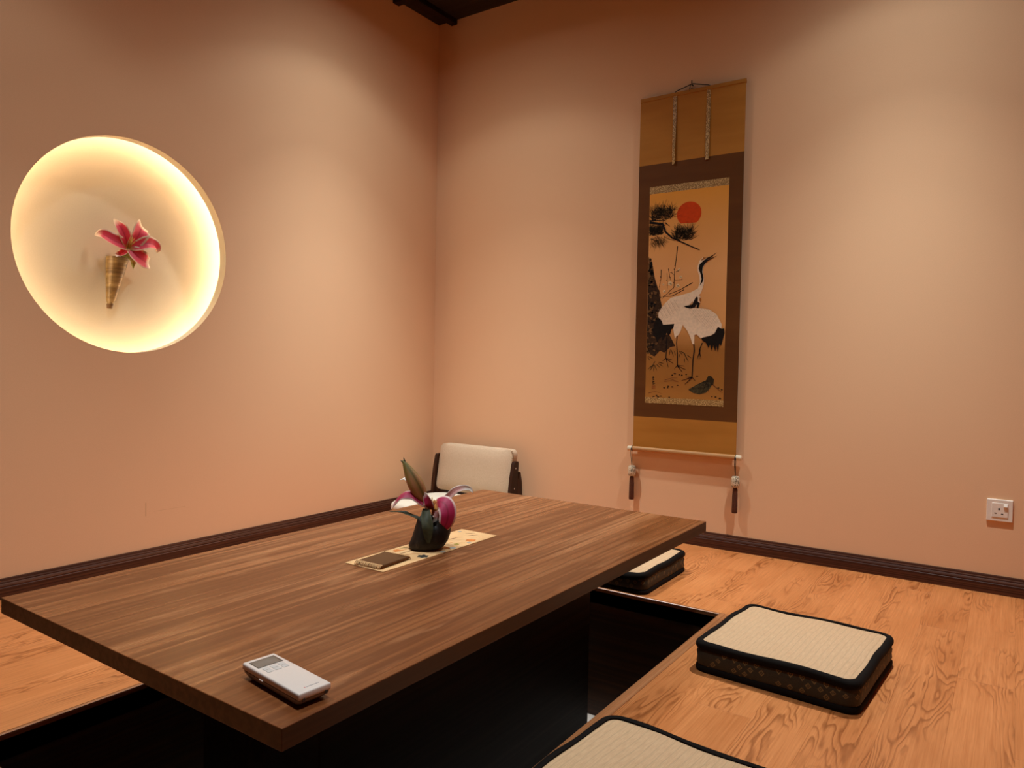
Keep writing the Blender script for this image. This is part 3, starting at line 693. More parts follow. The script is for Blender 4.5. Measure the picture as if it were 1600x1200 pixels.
def ringat(c_, r, tilt=0.0, n=36): return [(c_.x + r * math.cos(2 * math.pi * k_ / n), c_.y + r * math.sin(2 * math.pi * k_ / n), c_.z + tilt * math.sin(2 * math.pi * k_ / n)) for k_ in range(n)]
rings = []
for u, r in ((0, 0.008), (0.002, 0.010), (0.09, 0.0125), (0.10, 0.0115), (0.15, 0.0165), (0.3, 0.0215), (0.5, 0.0285), (0.7, 0.0345), (0.88, 0.0395), (0.985, 0.0420), (1.0, 0.0415), (0.998, 0.0385), (0.90, 0.034), (0.5, 0.022)):
    c_ = tip.lerp(top, u); rings.append(ringat(c_, r * (1 + 0.01 * math.sin(u * 60)), -0.002))
autosmooth(MB().loft(rings).build('cone_body', M['cone'], vz), 60)
b = MB(); rings = []
for u, r in ((0.0, 0.0104), (0.05, 0.0122), (0.085, 0.0132), (0.095, 0.012)): rings.append(ringat(tip.lerp(top, u), r))
autosmooth(b.loft(rings).build('tip_cap', grainy('bronze_cap', W4(0.16, 0.075, 0.025), 0.4, 0.2), vz), 60)
MB().tube([(BX - 0.002, -1.877, 1.262), (BX + 0.012, -1.877, 1.264)], 0.004, 8).build('hanging_peg', M['steel'], vz)
ly = empty('crimson_lily', (CXc, -1.870, 1.262), 'open crimson lily with pale curled tips in the cone vase of the niche', 'flower')
LC = Vector((CXc + 0.022, -1.846, 1.312))
def V3(dx, y, z): return (LC.x + dx, y, z)
petal('petal', [LC, V3(.012, -1.858, 1.340), V3(.012, -1.872, 1.375), V3(.004, -1.884, 1.398), V3(-.012, -1.899, 1.424)], 0.050, (1, -.2, .1), M['petal_niche'], ly, 0.3, 0.002, seed=1)
petal('petal', [LC, V3(.012, -1.875, 1.322), V3(.016, -1.915, 1.334), V3(.006, -1.950, 1.352), V3(-.010, -1.974, 1.346)], 0.058, (1, 0, .3), M['petal_niche'], ly, 0.3, 0.0025, seed=2)
petal('petal', [LC, V3(.012, -1.828, 1.335), V3(.018, -1.810, 1.368), V3(.010, -1.796, 1.398), V3(-.004, -1.784, 1.412)], 0.076, (1, .1, -.1), M['petal_niche'], ly, 0.25, 0.002, seed=3, shape=lambda u: math.sin(math.pi * min(1, u * .72 + .06)) ** .8)
petal('petal', [LC, V3(.014, -1.815, 1.322), V3(.020, -1.775, 1.340), V3(.012, -1.740, 1.338), V3(.002, -1.722, 1.322), V3(-.004, -1.722, 1.308)], 0.054, (1, 0, .35), M['petal_niche'], ly, 0.35, 0.0025, seed=4)
petal('petal', [LC, V3(.014, -1.832, 1.298), V3(.022, -1.808, 1.275), V3(.016, -1.780, 1.262), V3(.006, -1.762, 1.260)], 0.070, (1, .1, .1), M['petal_niche'], ly, 0.25, 0.002, seed=5, shape=lambda u: math.sin(math.pi * min(1, u * .78 + .07)) ** .8)
petal('petal', [LC, V3(.006, -1.862, 1.298), V3(.008, -1.880, 1.284), V3(.006, -1.903, 1.280)], 0.030, (1, -.2, .4), M['petal_niche'], ly, 0.3, 0.003, seed=6)
for k_, (dy, dz) in enumerate(((-.006, .034), (.002, .040), (.008, .036), (.014, .030), (-.002, .026), (.010, .022))):
    st = MB().tube([LC, LC + Vector((.018, dy * .5, dz * .5)), LC + Vector((.034, dy, dz))], 0.0011, 6).build('stamen', M['stamen'], ly)
b = MB(); b.tube([(CXc, -1.874, 1.235), (CXc + .006, -1.864, 1.275), tuple(LC)], 0.0035, 8); b.build('stem', M['stem'], ly)
petal('leaf', [(CXc + .012, -1.862, 1.272), (CXc + .030, -1.846, 1.276), (CXc + .040, -1.836, 1.256), (CXc + .040, -1.834, 1.225)], 0.030, (1, 0.2, .2), M['leaf_lime'], ly, 0.2, 0.001, seed=8)
petal('leaf', [(CXc + .010, -1.880, 1.268), (CXc + .032, -1.893, 1.278), (CXc + .042, -1.905, 1.268)], 0.020, (1, 0, .6), M['petal_pale'], ly, 0.2, 0.001, seed=9)

# ------------------------------------------------------------------ vase and lily on the table
VC = Vector((1.567, -1.828, RUZ))
RV, NV = Vector((0.8225, 0.5685, 0)), Vector((0.5685, -0.8225, 0))
def T(a, b_, c_=0.0): return VC + RV * a + Vector((0, 0, b_)) + NV * c_
ve = empty('dark_stone_vase', tuple(VC), 'small dark ceramic vase with jagged rim on the runner', 'vase')
def stone():
    t = NT('dark_rough_ceramic'); n1 = t.noise(t.coord((60, 60, 25)), 1.0, 5, 0.6); n2 = t.noise(t.coord((1, 1, 1)), 300, 2)
    t.bump(t.mth('ADD', n1, t.mth('MULTIPLY', n2, .3)), 0.55, 0.003)
    return t.fin(t.ramp(n1, [(0.35, W4(0.007, 0.004, 0.003)), (0.62, W4(0.020, 0.013, 0.009)), (0.75, W4(0.045, 0.030, 0.021))]), 0.6, 0.25)
M['stone'] = stone()
NS = 48; rings = []
def vring(l, r, dep, z, rimf=None, k0=1.0):
    cx, hw = (l + r) / 2, (r - l) / 2; o = []
    for k_ in range(NS):
        a = 2 * math.pi * k_ / NS; x_ = math.copysign(abs(math.cos(a)) ** 0.85, math.cos(a)); y_ = math.copysign(abs(math.sin(a)) ** 0.85, math.sin(a))
        zz = z + (rimf(x_, y_) if rimf else 0.0)
        o.append(T(cx + hw * x_ * k0, zz * 1.13, dep * 1.15 * y_ * k0))
    return o
def rim(x_, y_):
    left = 0.012 * max(0, 1 - abs(x_ + 0.85) / 0.35); spike = 0.020 * max(0, 1 - abs(x_ - 0.60) / 0.26); return left + spike * (1 if y_ > -.2 else .4) - 0.006 * max(0, 1 - abs(x_ - .1) / .6)
for l, r, dep, z in ((-.050, .026, .030, 0.0), (-.058, .034, .036, 0.003), (-.060, .044, .042, 0.010), (-.053, .054, .046, 0.024), (-.047, .0595, .047, 0.040), (-.042, .061, .045, 0.056)): rings.append(vring(l, r, dep, z))
rings.append(vring(-.036, .054, .040, 0.068, rim)); rings.append(vring(-.036, .054, .040, 0.070, rim, 0.90)); rings.append(vring(-.036, .054, .036, 0.045, None, 0.84))
b = MB(); b.loft(rings)
autosmooth(b.build('vase_body', M['stone'], ve), 40)
tl = empty('magenta_lily', tuple(T(0.003, 0.045, 0)), 'magenta lily with tall closed bud standing in the dark vase', 'flower')
FB = T(0.010, 0.116, 0.0)
b = MB(); b.tube(spline([T(.004, .048), T(.006, .08), FB], 10), 0.0042, 8); b.build('stem', M['stem'], tl)
b = MB(); b.tube(spline([T(.004, .085, .004), T(-.008, .112, .006), T(-.019, .142, .004)], 10), 0.0036, 8); b.build('bud_stem', M['stem'], tl)
# closed bud: three-ribbed spindle
def bud_mat():
    t = NT('green_brown_bud'); sp = t.n('ShaderNodeSeparateXYZ'); at = t.n('ShaderNodeAttribute', attribute_name='rib')
    al = t.n('ShaderNodeAttribute', attribute_name='along'); nz = t.noise(t.coord((1, 1, 1)), 120, 3)
    c = t.ramp(at.outputs['Fac'], [(0.0, W4(0.085, 0.050, 0.008)), (0.35, W4(0.27, 0.125, 0.035)), (0.8, W4(0.42, 0.175, 0.075)), (1.0, W4(0.30, 0.17, 0.045))])
    c = t.mix(t.ramp(al.outputs['Fac'], [(0.55, W4(0, 0, 0)), (0.9, W4(.8, .8, .8))]), c, W4(0.13, 0.125, 0.018))
    t.bump(nz, .15, .0006); return t.fin(c, 0.45, 0.4)
M['bud'] = bud_mat()
A0, A1 = T(-.018, .140, .004), T(-.080, .254, .0)
ax = (A1 - A0).normalized(); s1 = ax.cross(NV).normalized(); s2 = NV.copy()
bb = MB(); lr = bb.bm.verts.layers.float.new('rib'); la = bb.bm.verts.layers.float.new('along'); rows = []
for i in range(25):
    u = i / 24; rad = 0.0245 * (math.sin(math.pi * min(1, (u * 0.93 + 0.07))) ** 0.75) * (1.10 - 0.55 * u) + 0.0016
    row = []
    for k_ in range(36):
        a = 2 * math.pi * k_ / 36 + 0.5; rb = abs(math.cos(1.5 * a)); v = bb.bm.verts.new(A0.lerp(A1, u) + (s1 * math.cos(a) + s2 * math.sin(a)) * rad * (0.90 + 0.10 * rb ** 0.5)); v[lr] = rb; v[la] = u; row.append(v)
    rows.append(row)
for a_, c_ in zip(rows, rows[1:]):
    for k_ in range(36): bb.bm.faces.new((a_[k_], a_[(k_ + 1) % 36], c_[(k_ + 1) % 36], c_[k_])).smooth = True
bb.bm.faces.new(rows[0][::-1]); bb.bm.faces.new(rows[-1])
bd = bb.build('bud', M['bud'], tl)
b = MB(); b.tube([A1 - ax * .006 + s1 * .003, A1 + ax * .006 + s1 * .005], [0.003, 0.0008], 6); b.tube([A1 - ax * .006 - s1 * .003, A1 + ax * .003 - s1 * .006], [0.003, 0.0008], 6); b.build('bud_tip', M['stem'], bd)
# petals
full = lambda u: math.sin(math.pi * min(1, u * .80 + .10)) ** .7
petal('petal', [FB, T(.026, .138, .010), T(.046, .134, .026), T(.056, .108, .038), T(.050, .078, .040), T(.040, .066, .038)], 0.052, [tuple(NV * .4 + Vector((0, 0, 1))), tuple(NV + RV * .3), tuple(NV * .9 + RV * .5)], M['petal_big'], tl, -0.22, 0.001, shape=full, seed=11)
petal('petal', [FB, T(-.018, .136, .012), T(-.048, .158, .012), T(-.078, .156, .010), T(-.100, .136, .006), T(-.114, .108, .002)], 0.036, [tuple(Vector((0, 0, 1)) + NV * .45), tuple(Vector((0, 0, 1)) + NV * .5), tuple(-RV + Vector((0, 0, .8)) + NV * .3)], M['petal_table'], tl, -0.3, 0.0015, seed=12)
petal('petal', [FB, T(.030, .130, -.012), T(.050, .146, -.02), T(.072, .166, -.025), T(.095, .172, -.025), T(.115, .169, -.022), T(.122, .158, -.02)], 0.020, tuple(NV + Vector((0, 0, .5))), M['petal_pale'], tl, 0.3, 0.002, seed=13)
petal('petal', [FB, T(.002, .128, .022), T(-.006, .146, .022), T(-.017, .166, .014)], 0.032, tuple(NV - RV * .5), M['petal_table'], tl, 0.25, 0.001, seed=14)
petal('petal', [FB, T(-.02, .140, -.02), T(-.048, .165, -.03), T(-.072, .192, -.03), T(-.092, .193, -.028)], 0.024, tuple(NV * .6 + Vector((0, 0, 1))), M['petal_pale'], tl, 0.3, 0.002, seed=15)
petal('petal', [T(.010, .114, .006), T(.018, .104, .016), T(.020, .092, .018), T(.010, .078, .016)], 0.020, tuple(NV + RV * .2), M['petal_pale'], tl, 0.2, 0.001, seed=16)
for k_, (a_, c_) in enumerate(((-.004, .03), (.002, .034), (.008, .028), (.014, .024), (0, .022))):
    MB().tube([FB + Vector((0, 0, .006)), T(.006 + a_ * .5, .130 , .016), T(.006 + a_, .118 + c_, .024)], 0.0015, 6).build('stamen', M['stamen'], tl)
petal('leaf', [T(-.010, .118, .012), T(-.006, .098, .040), T(.000, .075, .054), T(.002, .050, .056), T(.003, .028, .055)], 0.032, [tuple(NV + Vector((0, 0, .6))), tuple(NV)], M['leaf'], tl, 0.25, 0.001, seed=17, shape=lambda u: math.sin(math.pi * min(1, u * .80 + .16)) ** .8)
petal('leaf', [T(-.006, .082, .020), T(-.040, .094, .020), T(-.075, .106, .016), T(-.116, .107, .010)], 0.018, [tuple(Vector((0, 0, 1)) + NV * .25), tuple(Vector((0, 0, 1)) + NV * .15)], M['leaf'], tl, 0.2, 0.0008, seed=18)

# ------------------------------------------------------------------ hanging scroll
SCX, SY = 1.6165, -0.022
SW = 0.263
sc = empty('hanging_scroll', (SCX, -0.005, 0.445), 'tall hanging scroll with a painting of two cranes under a red sun', 'scroll')
def silk(name, a, c_, s_=(1, 1, 1)):
    t = NT(name); th = t.noise(t.coord((900, 1, 120)), 1.0, 2); bl = t.noise(t.coord((2, 1, 14)), 1.0, 3)
    c = t.ramp(bl, [(0.3, a), (0.7, c_)]); c = t.mix(t.mth('MULTIPLY', th, .25), c, tuple(v * .75 for v in a[:3]) + (1,))
    t.bump(th, .15, .0003); return t.fin(c, .7, .2)
M['silk_gold'] = silk('ochre_silk', W4(0.40, 0.150, 0.018), W4(0.50, 0.200, 0.030))
M['silk_brown'] = silk('brown_silk', W4(0.105, 0.032, 0.004), W4(0.140, 0.046, 0.007))
def gold_brocade():
    t = NT('gold_brocade'); vo = t.n('ShaderNodeTexVoronoi'); t.l(t.coord((1, 1, 1)), vo.inputs['Vector']); vo.inputs['Scale'].default_value = 190
    c = t.ramp(vo.outputs['Distance'], [(0.2, W4(0.18, 0.085, 0.02)), (0.5, W4(0.34, 0.18, 0.05)), (0.7, W4(0.60, 0.38, 0.15))]); t.bump(vo.outputs['Distance'], .3, .0006)
    return t.fin(c, .5, .4)
M['gold_brocade'] = gold_brocade()
def paper():
    t = NT('painted_silk'); sp = t.n('ShaderNodeSeparateXYZ'); t.l(t.coord((1, 1, 1)), sp.inputs[0])
    nz = t.noise(t.coord((6, 1, 9)), 1.0, 4); th = t.noise(t.coord((700, 1, 700)), 1.0, 2)
    v = t.mth('ADD', t.mth('DIVIDE', t.mth('SUBTRACT', sp.outputs[2], 0.235), 1.07), t.mth('MULTIPLY', t.mth('SUBTRACT', nz, .5), .07))
    c = t.ramp(v, [(0.0, W4(0.46, 0.185, 0.034)), (0.10, W4(0.36, 0.140, 0.024)), (0.25, W4(0.36, 0.140, 0.026)), (0.37, W4(0.78, 0.36, 0.115)), (0.62, W4(0.84, 0.41, 0.150)), (0.80, W4(0.80, 0.36, 0.095)), (0.97, W4(0.80, 0.32, 0.040))])
    c = t.mix(t.mth('MULTIPLY', th, .12), c, W4(.2, .09, .02)); return t.fin(c, .7, .2)
M['paper'] = paper()
def cloth(name, z0, z1, x0, x1, mat, y=SY, th=0.0008, bulge=0.0, par=None, n=12):
    bb = MB(); rows = []
    for i in range(n + 1):
        z = z0 + (z1 - z0) * i / n
        rows.append([bb.bm.verts.new((x_, y, z)) for x_ in (x0, (x0 + x1) / 2, x1)])
    for a_, c_ in zip(rows, rows[1:]):
        for k_ in range(2): bb.bm.faces.new((a_[k_], a_[k_ + 1], c_[k_ + 1], c_[k_]))
    o = bb.build(name, mat, par or sc); md = o.modifiers.new('thickness', 'SOLIDIFY'); md.thickness = th; md.offset = 0; return o
L_, R_ = SCX - SW, SCX + SW
cloth('upper_cloth', 1.864, 2.192, L_, R_, M['silk_gold'])
cloth('lower_cloth', 0.448, 0.609, L_, R_, M['silk_gold'])
cloth('border_cloth', 0.609, 1.864, L_, R_, M['silk_brown'])
cloth('brocade_strip', 1.718, 1.753, 1.4145, 1.8135, M['gold_brocade'], SY - 0.0010)
cloth('brocade_strip', 0.679, 0.708, 1.4145, 1.8135, M['gold_brocade'], SY - 0.0010)
pt = cloth('painting', 0.680, 1.7525, 1.4150, 1.8130, M['paper'], SY - 0.0008, 0.0006)
for xx, tw in ((1.5360, 0.004), (1.7040, 0.0)):
    bb = MB(); rows = []
    for i in range(13):
        z = 1.850 + 0.332 * i / 12; yy = SY - 0.0015 - 0.006 * math.sin(math.pi * (1 - i / 12) * .5) * (1 if tw else .6)
        hw = 0.0095; ang = (0.7 if tw else 0.15) * (1 - i / 12)
        rows.append([bb.bm.verts.new((xx + hw * q * math.cos(ang), yy - hw * q * math.sin(ang) * .6, z)) for q in (-1, 0, 1)])
    for a_, c_ in zip(rows, rows[1:]):
        for k_ in range(2): bb.bm.faces.new((a_[k_], a_[k_ + 1], c_[k_ + 1], c_[k_]))
    o = bb.build('hanging_ribbon', M['gold_brocade'], sc); md = o.modifiers.new('thickness', 'SOLIDIFY'); md.thickness = 0.0012
b = MB(); b.prism([(SY + 0.010, 2.178), (SY + 0.012, 2.186), (SY + 0.006, 2.196), (SY - 0.002, 2.197), (SY - 0.003, 2.180)], 0, L_, R_); b.build('top_rod', M['silk_gold'], sc)
M['cord'] = grainy('brown_cord', W4(0.035, 0.016, 0.010), .8, .3, 400, .2)
b = MB(); b.tube([(1.5300, SY + .003, 2.194), (1.5400, SY - .002, 2.201), (1.612, -0.012, 2.226), (1.622, -0.012, 2.226), (1.700, SY - .002, 2.201), (1.716, SY + .003, 2.194)], 0.0022, 6)
b.tube([(1.612, -0.014, 2.226), (1.606, -0.020, 2.204), (1.609, -.024, 2.19)], 0.0016, 6); b.build('hanging_cord', M['cord'], sc)
b = MB(); b.tube([(1.617, 0.002, 2.222), (1.617, -0.016, 2.220), (1.617, -0.021, 2.226), (1.617, -0.021, 2.240)], 0.0025, 8); hk = b.build('wall_hook', M['cord']); 
tag(hk, 'small dark wall hook carrying the scroll cord', 'hook')
M['rod'] = walnut('pale_rod_cover', W4(0.50, 0.225, 0.075), W4(0.42, 0.18, 0.055), W4(0.58, 0.28, 0.10), 'x', .45, .3)
M['bone'] = grainy('cream_rod_cap', W4(0.72, 0.56, 0.38), .35, .04)
RY, RZ_ = -0.024, 0.4440
b = MB(); b.tube([(L_, RY, RZ_), (R_, RY, RZ_)], 0.0125, 20); autosmooth(b.build('bottom_rod', M['rod'], sc), 50)
for x0, x1 in ((L_ - 0.027, L_), (R_, R_ + 0.027)):
    b = MB(); s_ = 1 if x0 < SCX else -1; xa, xb = (x0, x1) if s_ > 0 else (x1, x0)
    b.tube([(xa, RY, RZ_), (xa + .002 * s_, RY, RZ_), (xb - .001 * s_, RY, RZ_), (xb, RY, RZ_)], [0.0095, 0.0122, 0.0130, 0.0118], 20); autosmooth(b.build('rod_cap', M['bone'], sc), 50)

# painting details: flat brushwork laid on the silk
PAINT = {
 'sun': ([(7,923)],[(69,918)]),
 'clumps': [((-130,907),(-68,972)),((-18,800),(39,857)),((-163,834),(-117,880)),((-147,824),(-93,768))],
 'branch': [([(-198,899),(-127,885),(-110,844),(-76,813),(-21,786),(33,759),(65,745)],6),([(-156,828),(-127,787)],2),([(-115,891),(-90,871)],3),([(-198,908),(-112,901)],3),([(-187,816),(-156,802)],2)],
 'trunk': [(-198,729),(-174,681),(-163,623),(-140,558),(-122,482),(-109,389),(-97,341),(-79,341),(-46,283),(-72,279),(-103,251),(-125,261),(-154,232),(-178,243),(-198,279),(-198,542)],
 'plum': [([(-47,771),(-52,714),(-59,657),(-61,572),(-105,533),(-123,516)],2.2),([(-129,661),(-129,621),(-140,563)],1.8),([(-92,665),(-80,607)],1.5),([(-98,642),(-94,567)],1.2),([(34,590),(-27,559),(-87,538)],2.2),([(-9,558),(-69,529),(-118,528)],2),([(-55,606),(-16,607)],1.2),([(-53,646),(-30,656)],1.2),([(-78,647),(-62,632)],1.2),([(-140,563),(-127,520)],2)],
 'bloss': [((-81,591),11),((-41,578),9),((-36,657),6),((-27,619),7),((-111,554),7),((-116,587),5)],
 'c1w': [(98,702),(81,708),(65,692),(57,668),(58,645),(67,617),(70,589),(61,561),(27,544),(-26,531),(-74,521),(-104,496),(-122,474),(-138,450),(-139,427),(-120,409),(-112,389),(-54,393),(-59,368),(-49,319),(-41,333),(-33,336),(-22,353),(-10,388),(-17,422),(-9,456),(11,471),(45,511),(77,538),(89,577),(90,604),(84,638),(84,661),(98,682),(110,692)],
 'c1n': [(103,701),(87,694),(67,676),(62,656),(73,628),(78,605),(74,588),(69,573),(84,591),(88,610),(81,638),(82,661),(96,681),(110,690)],
 'c1beak': [[(97,703),(121,711),(150,727),(110,695)],[(109,697),(132,705),(153,712),(105,688)]],
 'c1red': [(71,693),(85,708),(100,705),(88,697)],
 'c1tail': [(-137,424),(-123,409),(-112,389),(-51,396),(-56,373),(-68,366),(-74,343),(-84,336),(-92,349),(-105,321),(-115,308),(-118,329),(-132,319),(-142,298),(-151,327),(-164,337),(-163,390),(-155,411)],
 'legs': [([(-92,329),(-92,259),(-93,226)],2.3),([(-38,334),(-40,299),(-34,240),(-33,190)],2.4),([(48,295),(51,262),(46,221),(43,135)],2.8),([(90,300),(78,270)],2.5),([(78,270),(77,253)],4)],
 'toes': [([(-93,225),(-110,211)],2),([(-93,225),(-80,180)],2.3),([(-93,221),(-54,199)],2),([(-91,223),(-61,217)],1.8),([(-33,190),(-48,172)],2),([(-33,187),(-6,157)],2.3),([(-33,187),(10,170)],2),([(-33,190),(3,187)],1.8),([(43,134),(-9,116)],2.3),([(43,132),(8,99)],2.3),([(43,134),(60,117)],2),([(43,135),(10,134)],1.6),([(77,255),(66,222)],2),([(77,255),(76,220)],2),([(78,255),(86,225)],2)],
 'c2w': [(-17,462),(-4,469),(37,469),(77,465),(122,458),(157,433),(182,387),(181,368),(164,376),(150,347),(131,335),(101,328),(81,322),(61,340),(50,338),(50,294),(41,294),(31,323),(14,358),(-7,383),(-18,417)],
 'c2h': [(37,480),(38,504),(43,521),(55,531),(72,526),(77,513),(75,493),(64,489),(57,474)],
 'c2n': [(-7,478),(16,481),(35,485),(44,504),(53,521),(63,518),(63,498),(74,489),(66,466),(58,467),(57,483),(47,470),(27,465),(6,470)],
 'c2red': [(72,520),(80,509),(76,494),(70,504)],
 'c2tail': [(81,333),(101,327),(131,334),(150,345),(161,377),(181,366),(194,368),(197,346),(190,318),(181,284),(173,299),(167,255),(159,289),(155,260),(144,289),(137,262),(127,294),(122,274),(107,301),(89,311)],
 'bamboo': [([(-155,193),(-190,167)],2.6),([(-158,190),(-179,158)],2.6),([(-155,188),(-157,156)],2.6),([(-152,190),(-139,160)],2.6),([(-142,193),(-123,177)],2.6),([(-134,198),(-106,183)],2.6),([(-131,204),(-102,198)],2.6),([(-189,233),(-159,220)],2.6),([(-190,228),(-177,210)],2.6),([(-72,267),(-75,238)],2.6),([(-66,264),(-54,233)],2.6),([(-27,262),(-8,239)],2.6),([(-19,259),(8,245)],2.6),([(-4,255),(18,219)],2.6),([(2,225),(3,204)],2.6),([(7,235),(24,207)],2.6),([(17,240),(39,225)],2.6),([(-24,245),(-26,225)],2.6),([(-50,259),(-44,237)],2.6),([(-150,208),(-161,193)],2.6)],
 'pebbles': [(-58,141),(-45,149),(-22,144),(-9,142),(13,147),(68,140),(-99,78),(-78,87),(-80,79),(-57,84),(-29,93),(-154,32),(-138,38),(-130,32),(-116,36),(-71,32),(143,44),(161,43),(182,37),(174,87),(190,79)],
 'reeds': [([(-97,116),(-63,127),(-31,128)],1.3),([(-99,109),(-62,114),(-26,108)],1.3),([(-182,49),(-146,59),(-108,47)],1.3),([(-68,122),(-28,111)],1.3)],
 'straw': [(26,73),(67,99),(107,119),(131,128),(144,111),(132,82),(113,61),(83,52),(50,58)],
 'strawhead': [(112,120),(120,137),(122,143),(136,143),(152,126),(149,102),(137,96),(132,111)],
 'strawtail': [(148,100),(194,64)],
 'sign': [([(-163,124),(-152,126)],1.6),([(-158,135),(-159,119)],1.6),([(-161,114),(-152,118)],1.6),([(-163,104),(-150,107)],1.6),([(-157,109),(-160,97)],1.6),([(-161,94),(-148,97)],1.6)],
 'seal': [(-165,88),(-146,88),(-145,70),(-164,70)],
}

ink = {k_: grainy('paint_' + k_, c_, .7, v_, 90, 0.0, 0, .15) for k_, c_, v_ in (('black', W4(.010, .006, .004), .3), ('white', W4(.86, .66, .46), .08), ('shade', W4(.56, .36, .21), .15), ('red', W4(.62, .055, .004), .08), ('needle', W4(.030, .018, .006), .4), ('bark', W4(.040, .018, .007), .55), ('bark_light', W4(.16, .075, .025), .4), ('leaf', W4(.06, .033, .010), .3), ('straw', W4(.055, .040, .016), .5), ('reed', W4(.15, .05, .018), .3), ('crown', W4(.40, .13, .02), .2), ('blossom', W4(.85, .60, .32), .12), ('seal', W4(.32, .10, .02), .2))}
inks = list(ink.values()); ik = {k_: i for i, k_ in enumerate(ink)}
class Brush:
    def __init__(s): s.b = MB()
    def P(s, u, v, lay): return (1.614 + max(-.1985, min(.1985, u / 1000)), SY - 0.0011 - 0.00022 * lay, 0.680 + max(0.001, min(1.071, v / 1000)))
    def poly(s, pts, key, lay=1):
        vs = [s.b.bm.verts.new(s.P(u, v, lay)) for u, v in pts]
        f = s.b.bm.faces.new(vs); f.material_index = ik[key]; f.normal_update(); bmesh.ops.triangulate(s.b.bm, faces=[f])
    def line(s, pts, wd, key, lay=1, taper=0.35):
        n = len(pts); L, Rr = [], []
        for i, p in enumerate(pts):
            a, c_ = Vector(pts[max(i - 1, 0)]), Vector(pts[min(i + 1, n - 1)]); d = c_ - a
            d = d.normalized() if d.length > 0 else Vector((1, 0)); q = Vector((-d.y, d.x)) * wd * (1 - (1 - taper) * i / max(1, n - 1))
            L.append(Vector(p) + q); Rr.append(Vector(p) - q)
        for i in range(n - 1):
            vs = [s.b.bm.verts.new(s.P(x_.x, x_.y, lay)) for x_ in (L[i], L[i + 1], Rr[i + 1], Rr[i])]
            s.b.bm.faces.new(vs).material_index = ik[key]
    def blob(s, c_, rx, ry, key, lay=1, n=14, rot=0.0):
        s.poly([(c_[0] + rx * math.cos(2 * math.pi * k_ / n) * math.cos(rot) - ry * math.sin(2 * math.pi * k_ / n) * math.sin(rot), c_[1] + rx * math.cos(2 * math.pi * k_ / n) * math.sin(rot) + ry * math.sin(2 * math.pi * k_ / n) * math.cos(rot)) for k_ in range(n)], key, lay)
    def done(s, name):
        L = pt.matrix_basis.translation + sc.matrix_basis.translation
        bm = s.b.bm
        for v in bm.verts: v.co -= L
        me = bpy.data.meshes.new(name)
        for f in bm.faces:
            f.normal_update()
            if f.normal.y > 0: f.normal_flip()
        bm.to_mesh(me); bm.free()
        used = sorted({p.material_index for p in me.polygons}); mp = {u: i for i, u in enumerate(used)}
        for p in me.polygons: p.material_index = mp[p.material_index]
        for u in used: me.materials.append(inks[u])
        o = bpy.data.objects.new(name, me); COL.objects.link(o); o.parent = pt; return o
R = random.Random(3)
q = Brush(); c0 = PAINT['sun'][0][0]; pr = 62
q.poly([(c0[0] + pr * math.cos(math.radians(a)), c0[1] + pr * 0.93 * math.sin(math.radians(a))) for a in range(-52, 233, 6)], 'red'); q.done('painted_sun')
q = Brush()
for (c_, r_), (rx, ry, up) in zip(PAINT['clumps'], ((88, 84, 1), (74, 76, 1), (58, 62, 1), (66, -66, -1))):
    for k_ in range(260 if up > 0 else 90):
        a = R.uniform(0.02, 0.98) * math.pi; bx, by = c_[0] + R.uniform(-.6, .6) * rx, c_[1] + R.uniform(-0.05, .55) * ry
        L = R.uniform(.35, .75); q.line([(bx, by), (bx + rx * L * math.cos(a) * .8, by + ry * L * math.sin(a))], 1.3 if up > 0 else .8, 'needle', 1 + (k_ % 3), .2)
for p, wd in PAINT['branch']: q.line(p, wd, 'black', 5, .3)
q.done('painted_pine_branch')
q = Brush(); q.poly(PAINT['trunk'], 'bark', 1)
for k_ in range(150):
    v = R.uniform(250, 720); xr = -198 + (24 + (729 - v) * .17 if v > 300 else 70)
    u = R.uniform(-197, max(-190, xr - 12)); q.blob((u, v), R.uniform(3, 8), R.uniform(3, 9), 'bark_light' if k_ % 3 else 'black', 2 + k_ % 2, 7, R.uniform(0, 3))
q.done('painted_tree_trunk')
q = Brush()
for p, wd in PAINT['plum']:
    q.line(p, wd, 'black', 2, .35)
    for a_, c_ in zip(p, p[1:]):
        for k_ in range(2): 
            u = R.random(); q.blob((a_[0] + (c_[0] - a_[0]) * u + R.uniform(-4, 4), a_[1] + (c_[1] - a_[1]) * u), 2.4, 2.0, 'black', 2, 6)
for c_, r_ in PAINT['bloss']:
    for k_ in range(5): q.blob((c_[0] + r_ * .55 * math.cos(k_ * 1.2566), c_[1] + r_ * .55 * math.sin(k_ * 1.2566)), r_ * .55, r_ * .55, 'blossom', 3 + k_ % 2, 9)
    q.blob(c_, r_ * .2, r_ * .2, 'reed', 6, 6)
q.done('painted_plum_branch')
def feathers(q, cx, cy, rx, ry, rot, rows, lay):
    for i in range(rows):
        for j in range(rows + 2):
            u, v = (i + .5) / rows * 2 - 1, (j + .5 * (i % 2)) / (rows + 1) * 2 - 1
            if u * u + v * v > 1: continue
            x_, y_ = cx + rx * u * math.cos(rot) - ry * v * math.sin(rot), cy + rx * u * math.sin(rot) + ry * v * math.cos(rot)
            s_ = rx * 0.9 / rows
            q.line([(x_ - s_ * .8, y_ + s_ * .5), (x_ + s_ * .1, y_ - s_ * .9), (x_ + s_ * .9, y_ + s_ * .2)], .7, 'shade', lay, .6)
q = Brush()
q.line(PAINT['legs'][0][0], PAINT['legs'][0][1], 'black', 3, .9); q.line(PAINT['legs'][1][0], PAINT['legs'][1][1], 'black', 3, .9)
for p, wd in PAINT['toes'][:8]: q.line(p, wd, 'black', 3, .4)
q.poly(PAINT['c1tail'], 'black', 4); q.poly(PAINT['c1w'], 'white', 5); q.poly(PAINT['c1n'], 'black', 7)
